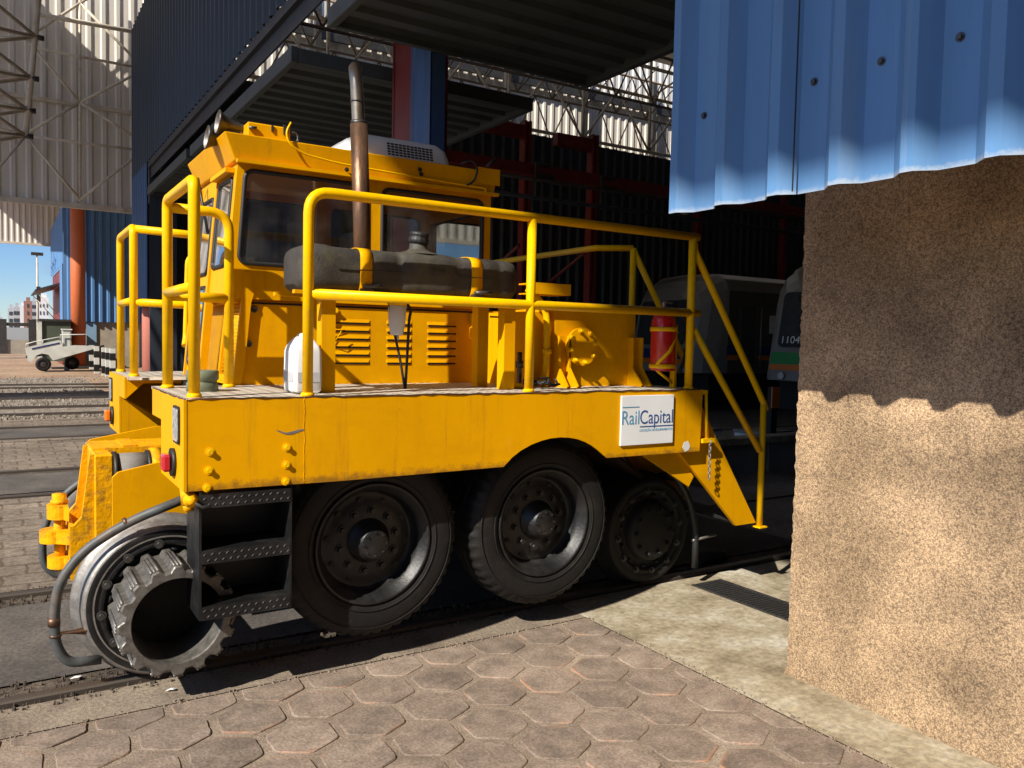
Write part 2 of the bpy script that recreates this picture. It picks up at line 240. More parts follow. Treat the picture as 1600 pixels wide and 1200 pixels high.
def paver_mat():
    m, n, l, b = ntmat('worn_clay_paver')
    tc = n.new('ShaderNodeTexCoord'); ge = n.new('ShaderNodeNewGeometry')
    a = n.new('ShaderNodeTexNoise'); a.inputs['Scale'].default_value = 7; a.inputs['Detail'].default_value = 10; a.inputs['Roughness'].default_value = .65
    g = n.new('ShaderNodeTexNoise'); g.inputs['Scale'].default_value = 85; g.inputs['Detail'].default_value = 5
    o = n.new('ShaderNodeTexNoise'); o.inputs['Scale'].default_value = 3.1; o.inputs['Detail'].default_value = 5
    for q in (a, g, o): l(tc.outputs['Object'], q.inputs['Vector'])
    c = n.new('ShaderNodeValToRGB'); e = c.color_ramp.elements
    e[0].position = .34; e[0].color = (.155, .120, .094, 1); e[1].position = .74; e[1].color = (.32, .25, .198, 1); k = e.new(.52); k.color = (.235, .180, .140, 1)
    l(a.outputs['Fac'], c.inputs[0])
    r = n.new('ShaderNodeMapRange'); r.inputs[3].default_value = .80; r.inputs[4].default_value = 1.2; l(ge.outputs['Random Per Island'], r.inputs[0])
    g2 = n.new('ShaderNodeMapRange'); g2.inputs[1].default_value = .3; g2.inputs[2].default_value = .75; g2.inputs[3].default_value = .7; g2.inputs[4].default_value = 1.3; l(g.outputs['Fac'], g2.inputs[0])
    mm = n.new('ShaderNodeMath'); mm.operation = 'MULTIPLY'; l(r.outputs[0], mm.inputs[0]); l(g2.outputs[0], mm.inputs[1])
    s = n.new('ShaderNodeVectorMath'); s.operation = 'SCALE'; l(c.outputs[0], s.inputs[0]); l(mm.outputs[0], s.inputs['Scale'])
    # rubbed terracotta edges, kept as an attribute of each tile's rim
    at_ = n.new('ShaderNodeAttribute'); at_.attribute_name = 'rim'
    q = n.new('ShaderNodeMapRange'); q.inputs[1].default_value = .52; q.inputs[2].default_value = .68; l(o.outputs['Fac'], q.inputs[0])
    pw = n.new('ShaderNodeMath'); pw.operation = 'POWER'; pw.inputs[1].default_value = 3; l(at_.outputs['Fac'], pw.inputs[0])
    mu = n.new('ShaderNodeMath'); mu.operation = 'MULTIPLY'; l(pw.outputs[0], mu.inputs[0]); l(q.outputs[0], mu.inputs[1])
    mu2 = n.new('ShaderNodeMath'); mu2.operation = 'MULTIPLY'; mu2.inputs[1].default_value = .7; l(mu.outputs[0], mu2.inputs[0])
    x = n.new('ShaderNodeMixRGB'); x.inputs[2].default_value = (.40, .21, .12, 1); l(mu2.outputs[0], x.inputs[0]); l(s.outputs[0], x.inputs[1])
    # oil and dirt patches lying across several tiles
    ob = n.new('ShaderNodeTexNoise'); ob.inputs['Scale'].default_value = 1.6; ob.inputs['Detail'].default_value = 9; ob.inputs['Roughness'].default_value = .68; l(tc.outputs['Object'], ob.inputs['Vector'])
    oq = n.new('ShaderNodeMapRange'); oq.inputs[1].default_value = .53; oq.inputs[2].default_value = .70; oq.inputs[4].default_value = .35; l(ob.outputs['Fac'], oq.inputs[0])
    ox = n.new('ShaderNodeMixRGB'); ox.inputs[2].default_value = (.10, .08, .064, 1); l(oq.outputs[0], ox.inputs[0]); l(x.outputs[0], ox.inputs[1]); x = ox
    # pale specks
    v = n.new('ShaderNodeTexVoronoi'); v.inputs['Scale'].default_value = 26; l(tc.outputs['Object'], v.inputs['Vector'])
    vq = n.new('ShaderNodeMapRange'); vq.inputs[1].default_value = .12; vq.inputs[2].default_value = .04; vq.inputs[4].default_value = .5; l(v.outputs['Distance'], vq.inputs[0])
    y = n.new('ShaderNodeMixRGB'); y.inputs[2].default_value = (.42, .36, .29, 1); l(vq.outputs[0], y.inputs[0]); l(x.outputs[0], y.inputs[1])
    l(y.outputs[0], b.inputs['Base Color']); b.inputs['Roughness'].default_value = .85; b.inputs['Specular IOR Level'].default_value = .25
    bp = n.new('ShaderNodeBump'); bp.inputs['Strength'].default_value = .5; bp.inputs['Distance'].default_value = .006
    l(g.outputs['Fac'], bp.inputs['Height']); l(bp.outputs[0], b.inputs['Normal'])
    return m
M['paver'] = paver_mat()
def mesh_deck():
    m, n, l, b = ntmat('expanded_metal')
    tc = n.new('ShaderNodeTexCoord'); sp = n.new('ShaderNodeSeparateXYZ'); l(tc.outputs['Object'], sp.inputs[0])
    def band(sx, sy):
        a = n.new('ShaderNodeMath'); a.operation = 'MULTIPLY'; a.inputs[1].default_value = sx; l(sp.outputs[0], a.inputs[0])
        c = n.new('ShaderNodeMath'); c.operation = 'MULTIPLY_ADD'; c.inputs[1].default_value = sy; l(sp.outputs[1], c.inputs[0]); l(a.outputs[0], c.inputs[2])
        f = n.new('ShaderNodeMath'); f.operation = 'PINGPONG'; f.inputs[1].default_value = .5; l(c.outputs[0], f.inputs[0])
        return f.outputs[0]
    mn = n.new('ShaderNodeMath'); mn.operation = 'MINIMUM'; l(band(7.5, 15), mn.inputs[0]); l(band(7.5, -15), mn.inputs[1])
    r = n.new('ShaderNodeMapRange'); r.inputs[1].default_value = .08; r.inputs[2].default_value = .17; l(mn.outputs[0], r.inputs[0])
    x = n.new('ShaderNodeMixRGB'); x.inputs[1].default_value = (.075, .045, .03, 1); x.inputs[2].default_value = (.74, .68, .57, 1); l(r.outputs[0], x.inputs[0])
    nz = n.new('ShaderNodeTexNoise'); nz.inputs['Scale'].default_value = 6; nz.inputs['Detail'].default_value = 8; l(tc.outputs['Object'], nz.inputs['Vector'])
    q = n.new('ShaderNodeMapRange'); q.inputs[1].default_value = .5; q.inputs[2].default_value = .75; q.inputs[4].default_value = .7; l(nz.outputs['Fac'], q.inputs[0])
    y = n.new('ShaderNodeMixRGB'); y.inputs[2].default_value = (.28, .20, .13, 1); l(q.outputs[0], y.inputs[0]); l(x.outputs[0], y.inputs[1])
    l(y.outputs[0], b.inputs['Base Color']); b.inputs['Roughness'].default_value = .6
    bp = n.new('ShaderNodeBump'); bp.inputs['Strength'].default_value = 1; bp.inputs['Distance'].default_value = .008; bp.invert = True
    l(r.outputs[0], bp.inputs['Height']); l(bp.outputs[0], b.inputs['Normal'])
    return m
M['deckmesh'] = mesh_deck()
# ---------------------------------------------------------------- mesh building
def worldloc(o):
    v = Vector((0, 0, 0))
    while o: v = v + o.location; o = o.parent
    return v
class MB:
    def __init__(s): s.v = []; s.f = []; s.sm = []
    def add(s, vs, fs, smooth=False):
        k = len(s.v); s.v += [Vector(p) for p in vs]; s.f += [tuple(i+k for i in f) for f in fs]; s.sm += [smooth]*len(fs); return s
    def box(s, x0, x1, y0, y1, z0, z1):
        v = [(x, y, z) for x in (x0, x1) for y in (y0, y1) for z in (z0, z1)]
        return s.add(v, [(0, 1, 3, 2), (4, 6, 7, 5), (0, 4, 5, 1), (2, 3, 7, 6), (0, 2, 6, 4), (1, 5, 7, 3)])
    def bbox(s, x0, x1, y0, y1, z0, z1, c=.006):     # chamfered box
        X, Y, Z = (x0, x1), (y0, y1), (z0, z1); cx, cy, cz = [(a[0]+a[1])/2 for a in (X, Y, Z)]
        pts = []; idx = {}
        for i in (0, 1):
            for j in (0, 1):
                for k in (0, 1):
                    sg = (c if i == 0 else -c, c if j == 0 else -c, c if k == 0 else -c)
                    for ax in range(3):
                        p = [X[i]+sg[0], Y[j]+sg[1], Z[k]+sg[2]]; p[ax] = (X[i], Y[j], Z[k])[ax]; idx[(i, j, k, ax)] = len(pts); pts.append(p)
        f = []
        for ax in range(3):
            o = [a for a in range(3) if a != ax]
            for e in (0, 1):
                q = []
                for (p1, p2) in ((0, 0), (1, 0), (1, 1), (0, 1)):
                    t = [0, 0, 0]; t[ax] = e; t[o[0]] = p1; t[o[1]] = p2; q.append(idx[(*t, ax)])
                f.append(tuple(q))
            for (p1, p2) in ((0, 0), (0, 1), (1, 0), (1, 1)):
                a = [0, 0, 0]; b_ = [0, 0, 0]; a[ax] = 0; b_[ax] = 1
                for t in (a, b_): t[o[0]] = p1; t[o[1]] = p2
                f.append((idx[(*a, o[0])], idx[(*b_, o[0])], idx[(*b_, o[1])], idx[(*a, o[1])]))
        for i in (0, 1):
            for j in (0, 1):
                for k in (0, 1): f.append((idx[(i, j, k, 0)], idx[(i, j, k, 1)], idx[(i, j, k, 2)]))
        return s.add(pts, f)
    def prism(s, outer, holes, fn, d0, d1, smooth=False):   # fn(u, v, d) -> xyz
        loops = [outer]+list(holes); flat = [p for lp in loops for p in lp]
        tri = tessellate_polygon([[Vector((a, b, 0)) for a, b in lp] for lp in loops]); n = len(flat)
        s.add([fn(a, b, d0) for a, b in flat]+[fn(a, b, d1) for a, b in flat], [tuple(t) for t in tri]+[tuple(i+n for i in t[::-1]) for t in tri])
        k = 0
        for lp in loops:
            m = len(lp); vs = [fn(a, b, d0) for a, b in lp]+[fn(a, b, d1) for a, b in lp]
            s.add(vs, [(i, (i+1) % m, m+(i+1) % m, m+i) for i in range(m)], smooth)
        return s
    def xz(s, outer, y0, y1, holes=()): return s.prism(outer, holes, lambda a, b, d: (a, d, b), y0, y1)
    def yz(s, outer, x0, x1, holes=()): return s.prism(outer, holes, lambda a, b, d: (d, a, b), x0, x1)
    def xy(s, outer, z0, z1, holes=()): return s.prism(outer, holes, lambda a, b, d: (a, b, d), z0, z1)
    def tube(s, path, r, n=12, fil=0, cap=True, closed=False):
        P = [Vector(p) for p in path]
        if fil and len(P) > 2:
            Q = [P[0]]
            for i in range(1, len(P)-1):
                a, b, c = P[i-1], P[i], P[i+1]; d1 = (a-b); d2 = (c-b); f = min(fil, d1.length*.49, d2.length*.49)
                p0 = b+d1.normalized()*f; p2 = b+d2.normalized()*f
                for t in (0, .17, .33, .5, .67, .83, 1): Q.append(p0*(1-t)**2+b*2*t*(1-t)+p2*t*t)
            Q.append(P[-1]); P = Q
        m = len(P); vs = []; N = None
        rr = r if isinstance(r, (list, tuple)) else [r]*m
        for i, p in enumerate(P):
            if closed: t = P[(i+1) % m]-P[i-1]
            else: t = P[min(i+1, m-1)]-P[max(i-1, 0)]
            t = t.normalized()
            if N is None: N = t.orthogonal().normalized()
            else:
                N = (N-t*N.dot(t)); N = N.normalized() if N.length > 1e-6 else t.orthogonal().normalized()
            B = t.cross(N)
            vs += [p+(N*math.cos(2*math.pi*k/n)+B*math.sin(2*math.pi*k/n))*rr[i] for k in range(n)]
        fs = []
        for i in range(m if closed else m-1):
            j = (i+1) % m
            fs += [(i*n+k, i*n+(k+1) % n, j*n+(k+1) % n, j*n+k) for k in range(n)]
        s.add(vs, fs, True)
        if cap and not closed: s.add(vs[:n], [tuple(range(n))]); s.add(vs[-n:], [tuple(range(n))])
        return s
    def cyl(s, p0, p1, r0, r1=None, n=24): return s.tube([p0, p1], [r0, r0 if r1 is None else r1], n)
    def lathe(s, prof, c, axis=(0, 1, 0), n=48, mod=None, smooth=True):   # prof: (along axis, radius)
        a = Vector(axis).normalized(); e1 = a.orthogonal().normalized()
        if abs(a.y) > .9: e1 = Vector((1, 0, 0))
        e2 = a.cross(e1); c = Vector(c); vs = []
        for i, (h, r) in enumerate(prof):
            for k in range(n):
                th = 2*math.pi*k/n; q = r if mod is None else mod(i, k, r, th)
                vs.append(c+a*h+(e1*math.cos(th)+e2*math.sin(th))*q)
        return s.add(vs, [(i*n+k, i*n+(k+1) % n, (i+1)*n+(k+1) % n, (i+1)*n+k) for i in range(len(prof)-1) for k in range(n)], smooth)
    def hexbolt(s, p, d, r=.016, h=.012):
        p = Vector(p); d = Vector(d).normalized(); s.tube([p, p+d*h*.3], r*1.6, 16); s.tube([p, p+d*h*1.2], r, 6); return s
    def corr(s, o, u, n, v, length, height, pitch, depth, top=.16, slope=.2, hfun=None):   # ribbed sheet; u along, v up, n outwards
        o, u, n, v = map(Vector, (o, u, n, v)); pts = []; x = 0
        while x < length:
            for a, d in ((0, 0), (1-top-2*slope, 0), (1-top-slope, depth), (1-slope, depth)):
                if x+a*pitch <= length: pts.append((x+a*pitch, d))
            x += pitch
        pts.append((length, 0)); m = len(pts)
        vs = [o+u*a+n*d for a, d in pts]+[o+u*a+n*d+v*(hfun(a) if hfun else height) for a, d in pts]
        return s.add(vs, [(i, i+1, m+i+1, m+i) for i in range(m-1)])
    def build(s, name, m, parent=None, org=None, solid=0, bevel=0):
        if org is None:
            if parent: org = worldloc(parent)
            else:
                lo = [min(p[i] for p in s.v) for i in range(3)]; hi = [max(p[i] for p in s.v) for i in range(3)]
                org = Vector(((lo[0]+hi[0])/2, (lo[1]+hi[1])/2, lo[2]))
        org = Vector(org)
        me = bpy.data.meshes.new(name); me.from_pydata([tuple(p-org) for p in s.v], [], s.f)
        me.polygons.foreach_set('use_smooth', s.sm); me.materials.append(M[m] if isinstance(m, str) else m)
        import bmesh
        b = bmesh.new(); b.from_mesh(me); bmesh.ops.remove_doubles(b, verts=b.verts, dist=.00005); bmesh.ops.recalc_face_normals(b, faces=b.faces); b.to_mesh(me); b.free()
        o = bpy.data.objects.new(name, me); COL.objects.link(o)
        if parent: o.parent = parent; o.location = org-worldloc(parent)
        else: o.location = org
        if solid: md = o.modifiers.new('thick', 'SOLIDIFY'); md.thickness = solid; md.offset = 0
        if bevel: md = o.modifiers.new('bevel', 'BEVEL'); md.width = bevel; md.segments = 2; md.limit_method = 'ANGLE'; md.angle_limit = R(35)
        return o
def _split(self, name, m, parent, **k):
    n = len(self.v); p = list(range(n))
    def f(a):
        while p[a] != a: p[a] = p[p[a]]; a = p[a]
        return a
    for fc in self.f:
        for q in fc[1:]: p[f(q)] = f(fc[0])
    g = {}
    for i in range(n): g.setdefault(f(i), []).append(i)
    boxes = [[[min(self.v[i][a] for i in ids)-.002 for a in range(3)], [max(self.v[i][a] for i in ids)+.002 for a in range(3)], [r]] for r, ids in g.items()]
    ch = True
    while ch:
        ch = False; out = []
        for b in boxes:
            for o in out:
                if all(b[0][a] <= o[1][a] and o[0][a] <= b[1][a] for a in range(3)):
                    o[0] = [min(x, y) for x, y in zip(o[0], b[0])]; o[1] = [max(x, y) for x, y in zip(o[1], b[1])]; o[2] += b[2]; ch = True; break
            else: out.append(b)
        boxes = out
    res = []
    for lo, hi, roots in boxes:
        rs = set(roots); q = MB(); mp_ = {}
        for fc, sm in zip(self.f, self.sm):
            if f(fc[0]) in rs:
                for i in fc:
                    if i not in mp_: mp_[i] = len(q.v); q.v.append(self.v[i])
                q.f.append(tuple(mp_[i] for i in fc)); q.sm.append(sm)
        res.append(q.build(name, m, parent, **k))
    return res
MB.split = _split
def tag(o, label=None, cat=None, group=None, kind=None):
    for k, v in (('label', label), ('category', cat), ('group', group), ('kind', kind)):
        if v: o[k] = v
    return o
def empty(name, loc, label, cat, group=None):
    o = bpy.data.objects.new(name, None); COL.objects.link(o); o.location = loc; o.empty_display_size = .2
    return tag(o, label, cat, group)
def copy_tree(o, parent=None):
    c = o.copy(); COL.objects.link(c)
    if parent: c.parent = parent
    for ch in [x for x in bpy.data.objects if x.parent == o]: copy_tree(ch, c)
    return c
def text(name, body, m, parent, size, M4, depth=.001, width=None):
    cu = bpy.data.curves.new(name, 'FONT'); cu.body = body; cu.size = size; cu.extrude = depth; cu.align_x = 'LEFT'
    o = bpy.data.objects.new(name, cu); COL.objects.link(o); bpy.context.view_layer.update()
    me = bpy.data.meshes.new_from_object(o.evaluated_get(bpy.context.evaluated_depsgraph_get())); COL.objects.unlink(o); bpy.data.objects.remove(o)
    if width:
        xs = [v.co.x for v in me.vertices]; k = width/(max(xs)-min(xs))
        for v in me.vertices: v.co.x = (v.co.x-min(xs))*k
    me.transform(Matrix.Translation(-worldloc(parent)) @ M4); me.materials.clear(); me.materials.append(M[m])
    o = bpy.data.objects.new(name, me); COL.objects.link(o); o.parent = parent; return o
def side_text(x, y, z):      # text on a face looking towards -Y
    return Matrix(((1, 0, 0, x), (0, 0, -1, y), (0, 1, 0, z), (0, 0, 0, 1)))
def rrect(u0, u1, v0, v1, r, n=6, lean=0):     # rounded rectangle; lean shifts u with v
    p = []
    for cu, cv, a0 in ((u1-r, v1-r, 0), (u0+r, v1-r, 90), (u0+r, v0+r, 180), (u1-r, v0+r, 270)):
        for k in range(n+1):
            a = R(a0+90*k/n); p.append((cu+r*math.cos(a), cv+r*math.sin(a)))
    return [(a+lean*(b-v0), b) for a, b in p]
# ================================================================ setting: ground, tracks, paving
def sheet(name, m, x0, x1, y0, y1, z):
    return tag(MB().add([(x0, y0, z), (x1, y0, z), (x1, y1, z), (x0, y1, z)], [(0, 1, 2, 3)]).build(name, m, org=(0, 0, 0)), kind='structure')
sheet('ground', 'sand', -900, 900, -300, 1500, -.06)
XC = 2.895                                            # where paving meets the concrete apron
sheet('road_mortar_bed', 'mortar', -14, XC, -6, 3.70, -.004)
sheet('track_edge_strip', 'strip', -40, XC, 3.70, 3.985, .000)
for i, (yc) in enumerate((4.885, 10.0, 15.0)):
    sheet('track_bed', 'asphalt', -60, XC if i == 0 else 2.4, yc-.62, yc+.62, -.004)
    sheet('track_flangeway', 'dirt', -60, XC if i == 0 else 2.4, yc-.905, yc-.62, -.012)
    sheet('track_flangeway', 'dirt', -60, XC if i == 0 else 2.4, yc+.62, yc+.905, -.012)
    for sgn in (-1, 1):
        m = MB(); y = yc+sgn*.83; wv = .034
        prof = [(-.034, -.03), (-.034, .010), (-.026, .017), (.026, .017), (.034, .010), (.034, -.03)]
        m.add([(-60, y+a, b) for a, b in prof]+[(40, y+a, b) for a, b in prof], [(k, k+1, 7+k, 6+k) for k in range(5)]+[(0, 1, 2, 3, 4, 5), (6, 7, 8, 9, 10, 11)])
        tag(m.build('track_rail', 'rail', org=(0, y, 0)), kind='structure')
for a, b in ((5.79, 9.095), (10.905, 14.095), (15.905, 17.2)):
    sheet('path_block_paving', 'oldpave', -60, 2.4, a, b, -.002)
    for q in (a+.02, b-.32): sheet('path_edge_band', 'oldpave', -60, 2.4, q, q+.3, .002)
sheet('ballast_bed', 'ballast', -60, 2.4, 17.2, 33, -.02)
for y in (18.2, 19.9, 22.6, 24.3, 26.8, 28.4):
    m = MB().box(-60, 8, y-.035, y+.035, -.03, .035); tag(m.build('track_rail', 'rail', org=(0, y, 0)), kind='structure')
sheet('floor_apron', 'concrete', XC, 5.6, -6, 3.985, .000)
sheet('floor_shed', 'floor', 5.6, 60, -6, 17.5, .000)
sheet('floor_shed_threshold', 'floor', XC, 5.6, 5.79, 17.5, .000)
sheet('track_bed', 'asphalt', XC, 5.6, 4.265, 5.505, -.004)
for a, b in ((3.985, 4.265), (5.505, 5.79)): sheet('track_flangeway', 'dirt', XC, 5.6, a, b, -.012)
# hexagonal clay pavers, each a raised worn tile of one paving mesh
def hexpave():
    vs, fs, rim = [], [], []; rr, pit, rot = .152, .297, R(-2.5); c, s = math.cos(rot), math.sin(rot); rnd = random.Random(3)
    def clip(P, ax, lim):
        o = []
        for i, a in enumerate(P):
            b = P[(i+1) % len(P)]; ia, ib = a[ax] <= lim, b[ax] <= lim
            if ia: o.append(a)
            if ia != ib:
                t = (lim-a[ax])/(b[ax]-a[ax]); o.append((a[0]+t*(b[0]-a[0]), a[1]+t*(b[1]-a[1])))
        return o
    for j in range(-18, 26):
        for i in range(-34, 26):
            u = (i+(j % 2)*.5)*pit; v = j*pit*.866
            cx, cy = 1.306+u*c-v*s, 3.116+u*s+v*c
            if not (-7 < cx < XC+.15 and -1.6 < cy < 3.9): continue
            P = [(cx+(rr+rnd.uniform(-.006, .004))*math.cos(R(30+60*k)+rot), cy+(rr+rnd.uniform(-.006, .004))*math.sin(R(30+60*k)+rot)) for k in range(6)]
            Q = []
            for k in range(6):                            # slightly irregular, worn edges
                a, b = P[k], P[(k+1) % 6]; Q.append((a[0]*.92+cx*.015+b[0]*.065, a[1]*.92+cy*.015+b[1]*.065))
                for t in (.27, .5, .73):
                    e = rnd.uniform(-.0035, .002)/rr; x = a[0]+(b[0]-a[0])*t; y = a[1]+(b[1]-a[1])*t; Q.append((x+(x-cx)*e, y+(y-cy)*e))
                Q.append((b[0]*.92+cx*.015+a[0]*.065, b[1]*.92+cy*.015+a[1]*.065))
            P = clip(clip(Q, 1, 3.685), 0, XC-.015)
            if len(P) < 3: continue
            mx_, my_ = sum(p[0] for p in P)/len(P), sum(p[1] for p in P)/len(P)
            tz = .0022+rnd.uniform(-.0015, .002); tx, ty = rnd.uniform(-.012, .012), rnd.uniform(-.012, .012); k0 = len(vs); n = len(P)
            for f, z, ri in ((1, -.012, 1), (1, tz-.003, 1), (.972, tz, 1), (.76, tz, 0)):
                for (x, y) in P:
                    X, Y = mx_+(x-mx_)*f, my_+(y-my_)*f; vs.append((X, Y, z+(X-mx_)*tx+(Y-my_)*ty if z > 0 else z)); rim.append(ri)
            for q in range(3): fs += [(k0+q*n+a, k0+q*n+(a+1) % n, k0+(q+1)*n+(a+1) % n, k0+(q+1)*n+a) for a in range(n)]
            fs.append(tuple(k0+3*n+a for a in range(n)))
    me = bpy.data.meshes.new('paving'); me.from_pydata(vs, [], fs); me.materials.append(M['paver'])
    at_ = me.attributes.new('rim', 'FLOAT', 'POINT'); at_.data.foreach_set('value', rim)
    o = bpy.data.objects.new('path_hexagonal_paving', me); COL.objects.link(o); tag(o, kind='structure')
hexpave()
# loose rubble along the rails and the joint by the apron
def rubble(name, m, boxes, n, s0, s1, seed):
    rnd = random.Random(seed); b = MB()
    for _ in range(n):
        x0, x1, y0, y1 = rnd.choice(boxes); p = Vector((rnd.uniform(x0, x1), rnd.uniform(y0, y1), 0)); s = rnd.uniform(s0, s1)*rnd.uniform(.4, 1); h = s*rnd.uniform(.3, .8); a = rnd.uniform(0, 6.3); k = rnd.choice((4, 5, 6))
        lo = [p+Vector((math.cos(a+6.283*i/k)*s*rnd.uniform(.7, 1.2), math.sin(a+6.283*i/k)*s*rnd.uniform(.7, 1.2), -.01)) for i in range(k)]
        hi = [q+(p-q)*.45+Vector((0, 0, h+.01-.0*q.z)) for q in lo]
        b.add(lo+hi, [(i, (i+1) % k, k+(i+1) % k, k+i) for i in range(k)]+[tuple(range(k, 2*k))])
    return tag(b.build(name, m, org=(0, 0, 0)), 'loose dark rubble and grit' if 0 else None, None, kind='stuff')
o = rubble('rubble', 'dirt', [(-3, 3, 3.93, 4.02), (-3, 3, 4.10, 4.28), (-3, 3, 5.5, 5.68), (-3, 3, 5.74, 5.84)], 2200, .004, .013, 5); tag(o, 'crumbled oily asphalt grit lying along the flush rails', 'rubble')
o = rubble('grit', 'mortar', [(XC-.03, XC+.035, -1, 3.68), (-3, 2.8, 3.67, 3.72)], 700, .003, .011, 6); tag(o, 'fine gravel grit in the joints beside the hexagonal paving', 'grit')
o = rubble('ballast_stones', 'ballast', [(-9, 2.3, 20.2, 22.3), (-9, 2.3, 17.2, 18), (-9, 2.3, 24.7, 26.5), (-6, 3.6, 29, 34)], 3200, .018, .045, 9); tag(o, 'pale grey ballast stones between the far rails', 'ballast')
# the drain grate set in the apron
g = empty('drain_grate', (4.02, 3.4, 0), 'rusty steel slotted drain grating set in the concrete apron beside the wall', 'drain')
m = MB()
for k in range(46):
    y = 3.82-k*.032; m.box(3.925, 4.165, y-.007, y+.007, -.008, .006)
m.build('bars', 'dsteel', g)
m = MB().box(3.905, 3.925, 2.3, 3.85, -.01, .008).box(4.165, 4.185, 2.3, 3.85, -.01, .008).box(3.925, 4.165, 3.83, 3.85, -.01, .007); m.build('frame', 'dsteel', g)
MB().box(3.926, 4.164, 2.31, 3.829, -.03, .0015).build('pit', 'dark', g)
# ================================================================ the shed
XF = 2.4; ZT = 8.05
shed = empty('maintenance_shed', (3.3, 6, 0), 'big blue corrugated train shed with open doors and a rough rendered pier at right', 'shed')
def corr_ph(mb, o, u, n, v, length, height, pitch, depth, phase=0, top=.16, slope=.2):
    o, u, n, v = map(Vector, (o, u, n, v)); pts = []
    k = -2
    while k*pitch < length+pitch:
        for a, d in ((0, 0), (1-top-2*slope, 0), (1-top-slope, depth), (1-slope, depth)):
            pts.append(((k+a-phase)*pitch, d))
        k += 1
    res = []
    for (a, d), (b, e) in zip(pts, pts[1:]):
        if b <= 0 or a >= length: continue
        a2, b2 = max(a, 0), min(b, length); f = (lambda t: d+(e-d)*(t-a)/(b-a))
        if not res: res.append((a2, f(a2)))
        res.append((b2, f(b2)))
    m = len(res)
    return mb.add([o+u*a+n*d for a, d in res]+[o+u*a+n*d+v*height for a, d in res], [(i, i+1, m+i+1, m+i) for i in range(m-1)])
m = MB(); PIT = .2555
corr_ph(m, (XF, 2.513, 2.165), (0, -1, 0), (-1, 0, 0), (0, 0, 1), 5.5, ZT-2.165, PIT, .05, phase=.645)
fas = m.build('near_fascia', 'fascia', shed, solid=.004)
m = MB()
for a, b in ((1101, 179), (1210, 149), (1273, 131), (1378, 96), (1501, 61)):
    p = at(a, b, x=XF); m.hexbolt((XF-.001, p.y, 2.545), (-1, 0, 0), .009, .01)
m.split('screw', 'dsteel', fas)
m = MB(); p = at(1253, 311, x=XF); m.box(XF-.056, XF-.0535, p.y-.004, p.y+.001, 2.166, 5); m.build('sheet_lap', 'dark', fas)
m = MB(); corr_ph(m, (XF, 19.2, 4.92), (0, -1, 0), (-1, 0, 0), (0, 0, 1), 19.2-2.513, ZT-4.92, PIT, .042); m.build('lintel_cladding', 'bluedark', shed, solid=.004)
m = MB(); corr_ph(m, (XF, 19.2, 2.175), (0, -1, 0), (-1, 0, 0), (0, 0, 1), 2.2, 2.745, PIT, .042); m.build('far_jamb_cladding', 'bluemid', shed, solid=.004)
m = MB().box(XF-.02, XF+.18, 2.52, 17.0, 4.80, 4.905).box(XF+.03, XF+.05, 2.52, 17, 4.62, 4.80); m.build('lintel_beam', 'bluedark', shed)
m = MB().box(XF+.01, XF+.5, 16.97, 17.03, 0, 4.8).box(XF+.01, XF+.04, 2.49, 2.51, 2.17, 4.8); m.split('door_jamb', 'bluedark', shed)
rn = random.Random(12); edge = []; z = -.05
while z < 4.2:
    edge.append((2.551+rn.gauss(0, .0028)-(.006 if rn.random() < .08 else 0)+(.012*(1-z/.06) if z < .06 else 0), z)); z += rn.uniform(.012, .03)
m = MB().yz([(-6, -.05)]+edge+[(2.55, 4.2), (-6, 4.2)], 3.265, 3.75); m.build('rendered_pier', 'grain', shed)
m = MB(); p = at(1276, 735, x=3.265)
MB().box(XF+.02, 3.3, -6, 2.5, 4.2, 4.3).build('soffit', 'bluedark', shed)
m = MB(); corr_ph(m, (-7.5, -5.2, 0), (1, 0, 0), (0, 1, 0), (0, 0, 1), 9.9, 7.6, PIT, .05); m.build('side_light_blocker', 'bluedark', shed, solid=.004)  # unseen wall, added to block sky light and darken the fascia ribs
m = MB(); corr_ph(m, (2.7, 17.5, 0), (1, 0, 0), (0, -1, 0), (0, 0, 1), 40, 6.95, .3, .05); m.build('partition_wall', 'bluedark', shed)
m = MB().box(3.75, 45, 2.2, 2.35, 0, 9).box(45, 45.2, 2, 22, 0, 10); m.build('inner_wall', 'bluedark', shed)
def door(yc, y0, y1, z, dz):
    d = MB(); x0, x1 = 2.36, 5.15
    d.bbox(x0, x0+.07, y0, y1, z-.02, z+.13); d.box(x1-.07, x1, y0, y1, z-.02+dz, z+.12+dz)
    for y in (y0, y1-.06):
        d.add([(x0+.07, y, z-.02), (x1-.07, y, z-.02+dz), (x1-.07, y, z+.12+dz), (x0+.07, y, z+.12), (x0+.07, y+.06, z-.02), (x1-.07, y+.06, z-.02+dz), (x1-.07, y+.06, z+.12+dz), (x0+.07, y+.06, z+.12)], [(0, 1, 2, 3), (4, 5, 6, 7), (0, 1, 5, 4), (3, 2, 6, 7)])
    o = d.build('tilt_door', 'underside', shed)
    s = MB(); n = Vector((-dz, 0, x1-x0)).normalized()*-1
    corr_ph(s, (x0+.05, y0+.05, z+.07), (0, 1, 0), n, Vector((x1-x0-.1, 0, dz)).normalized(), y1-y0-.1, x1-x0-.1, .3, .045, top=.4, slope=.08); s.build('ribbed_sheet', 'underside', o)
    return o
door(4.9, 2.62, 6.78, 4.28, .0)
door(10, 7.80, 12.75, 4.28, .0)
door(15, 13.05, 16.9, 4.30, .0)
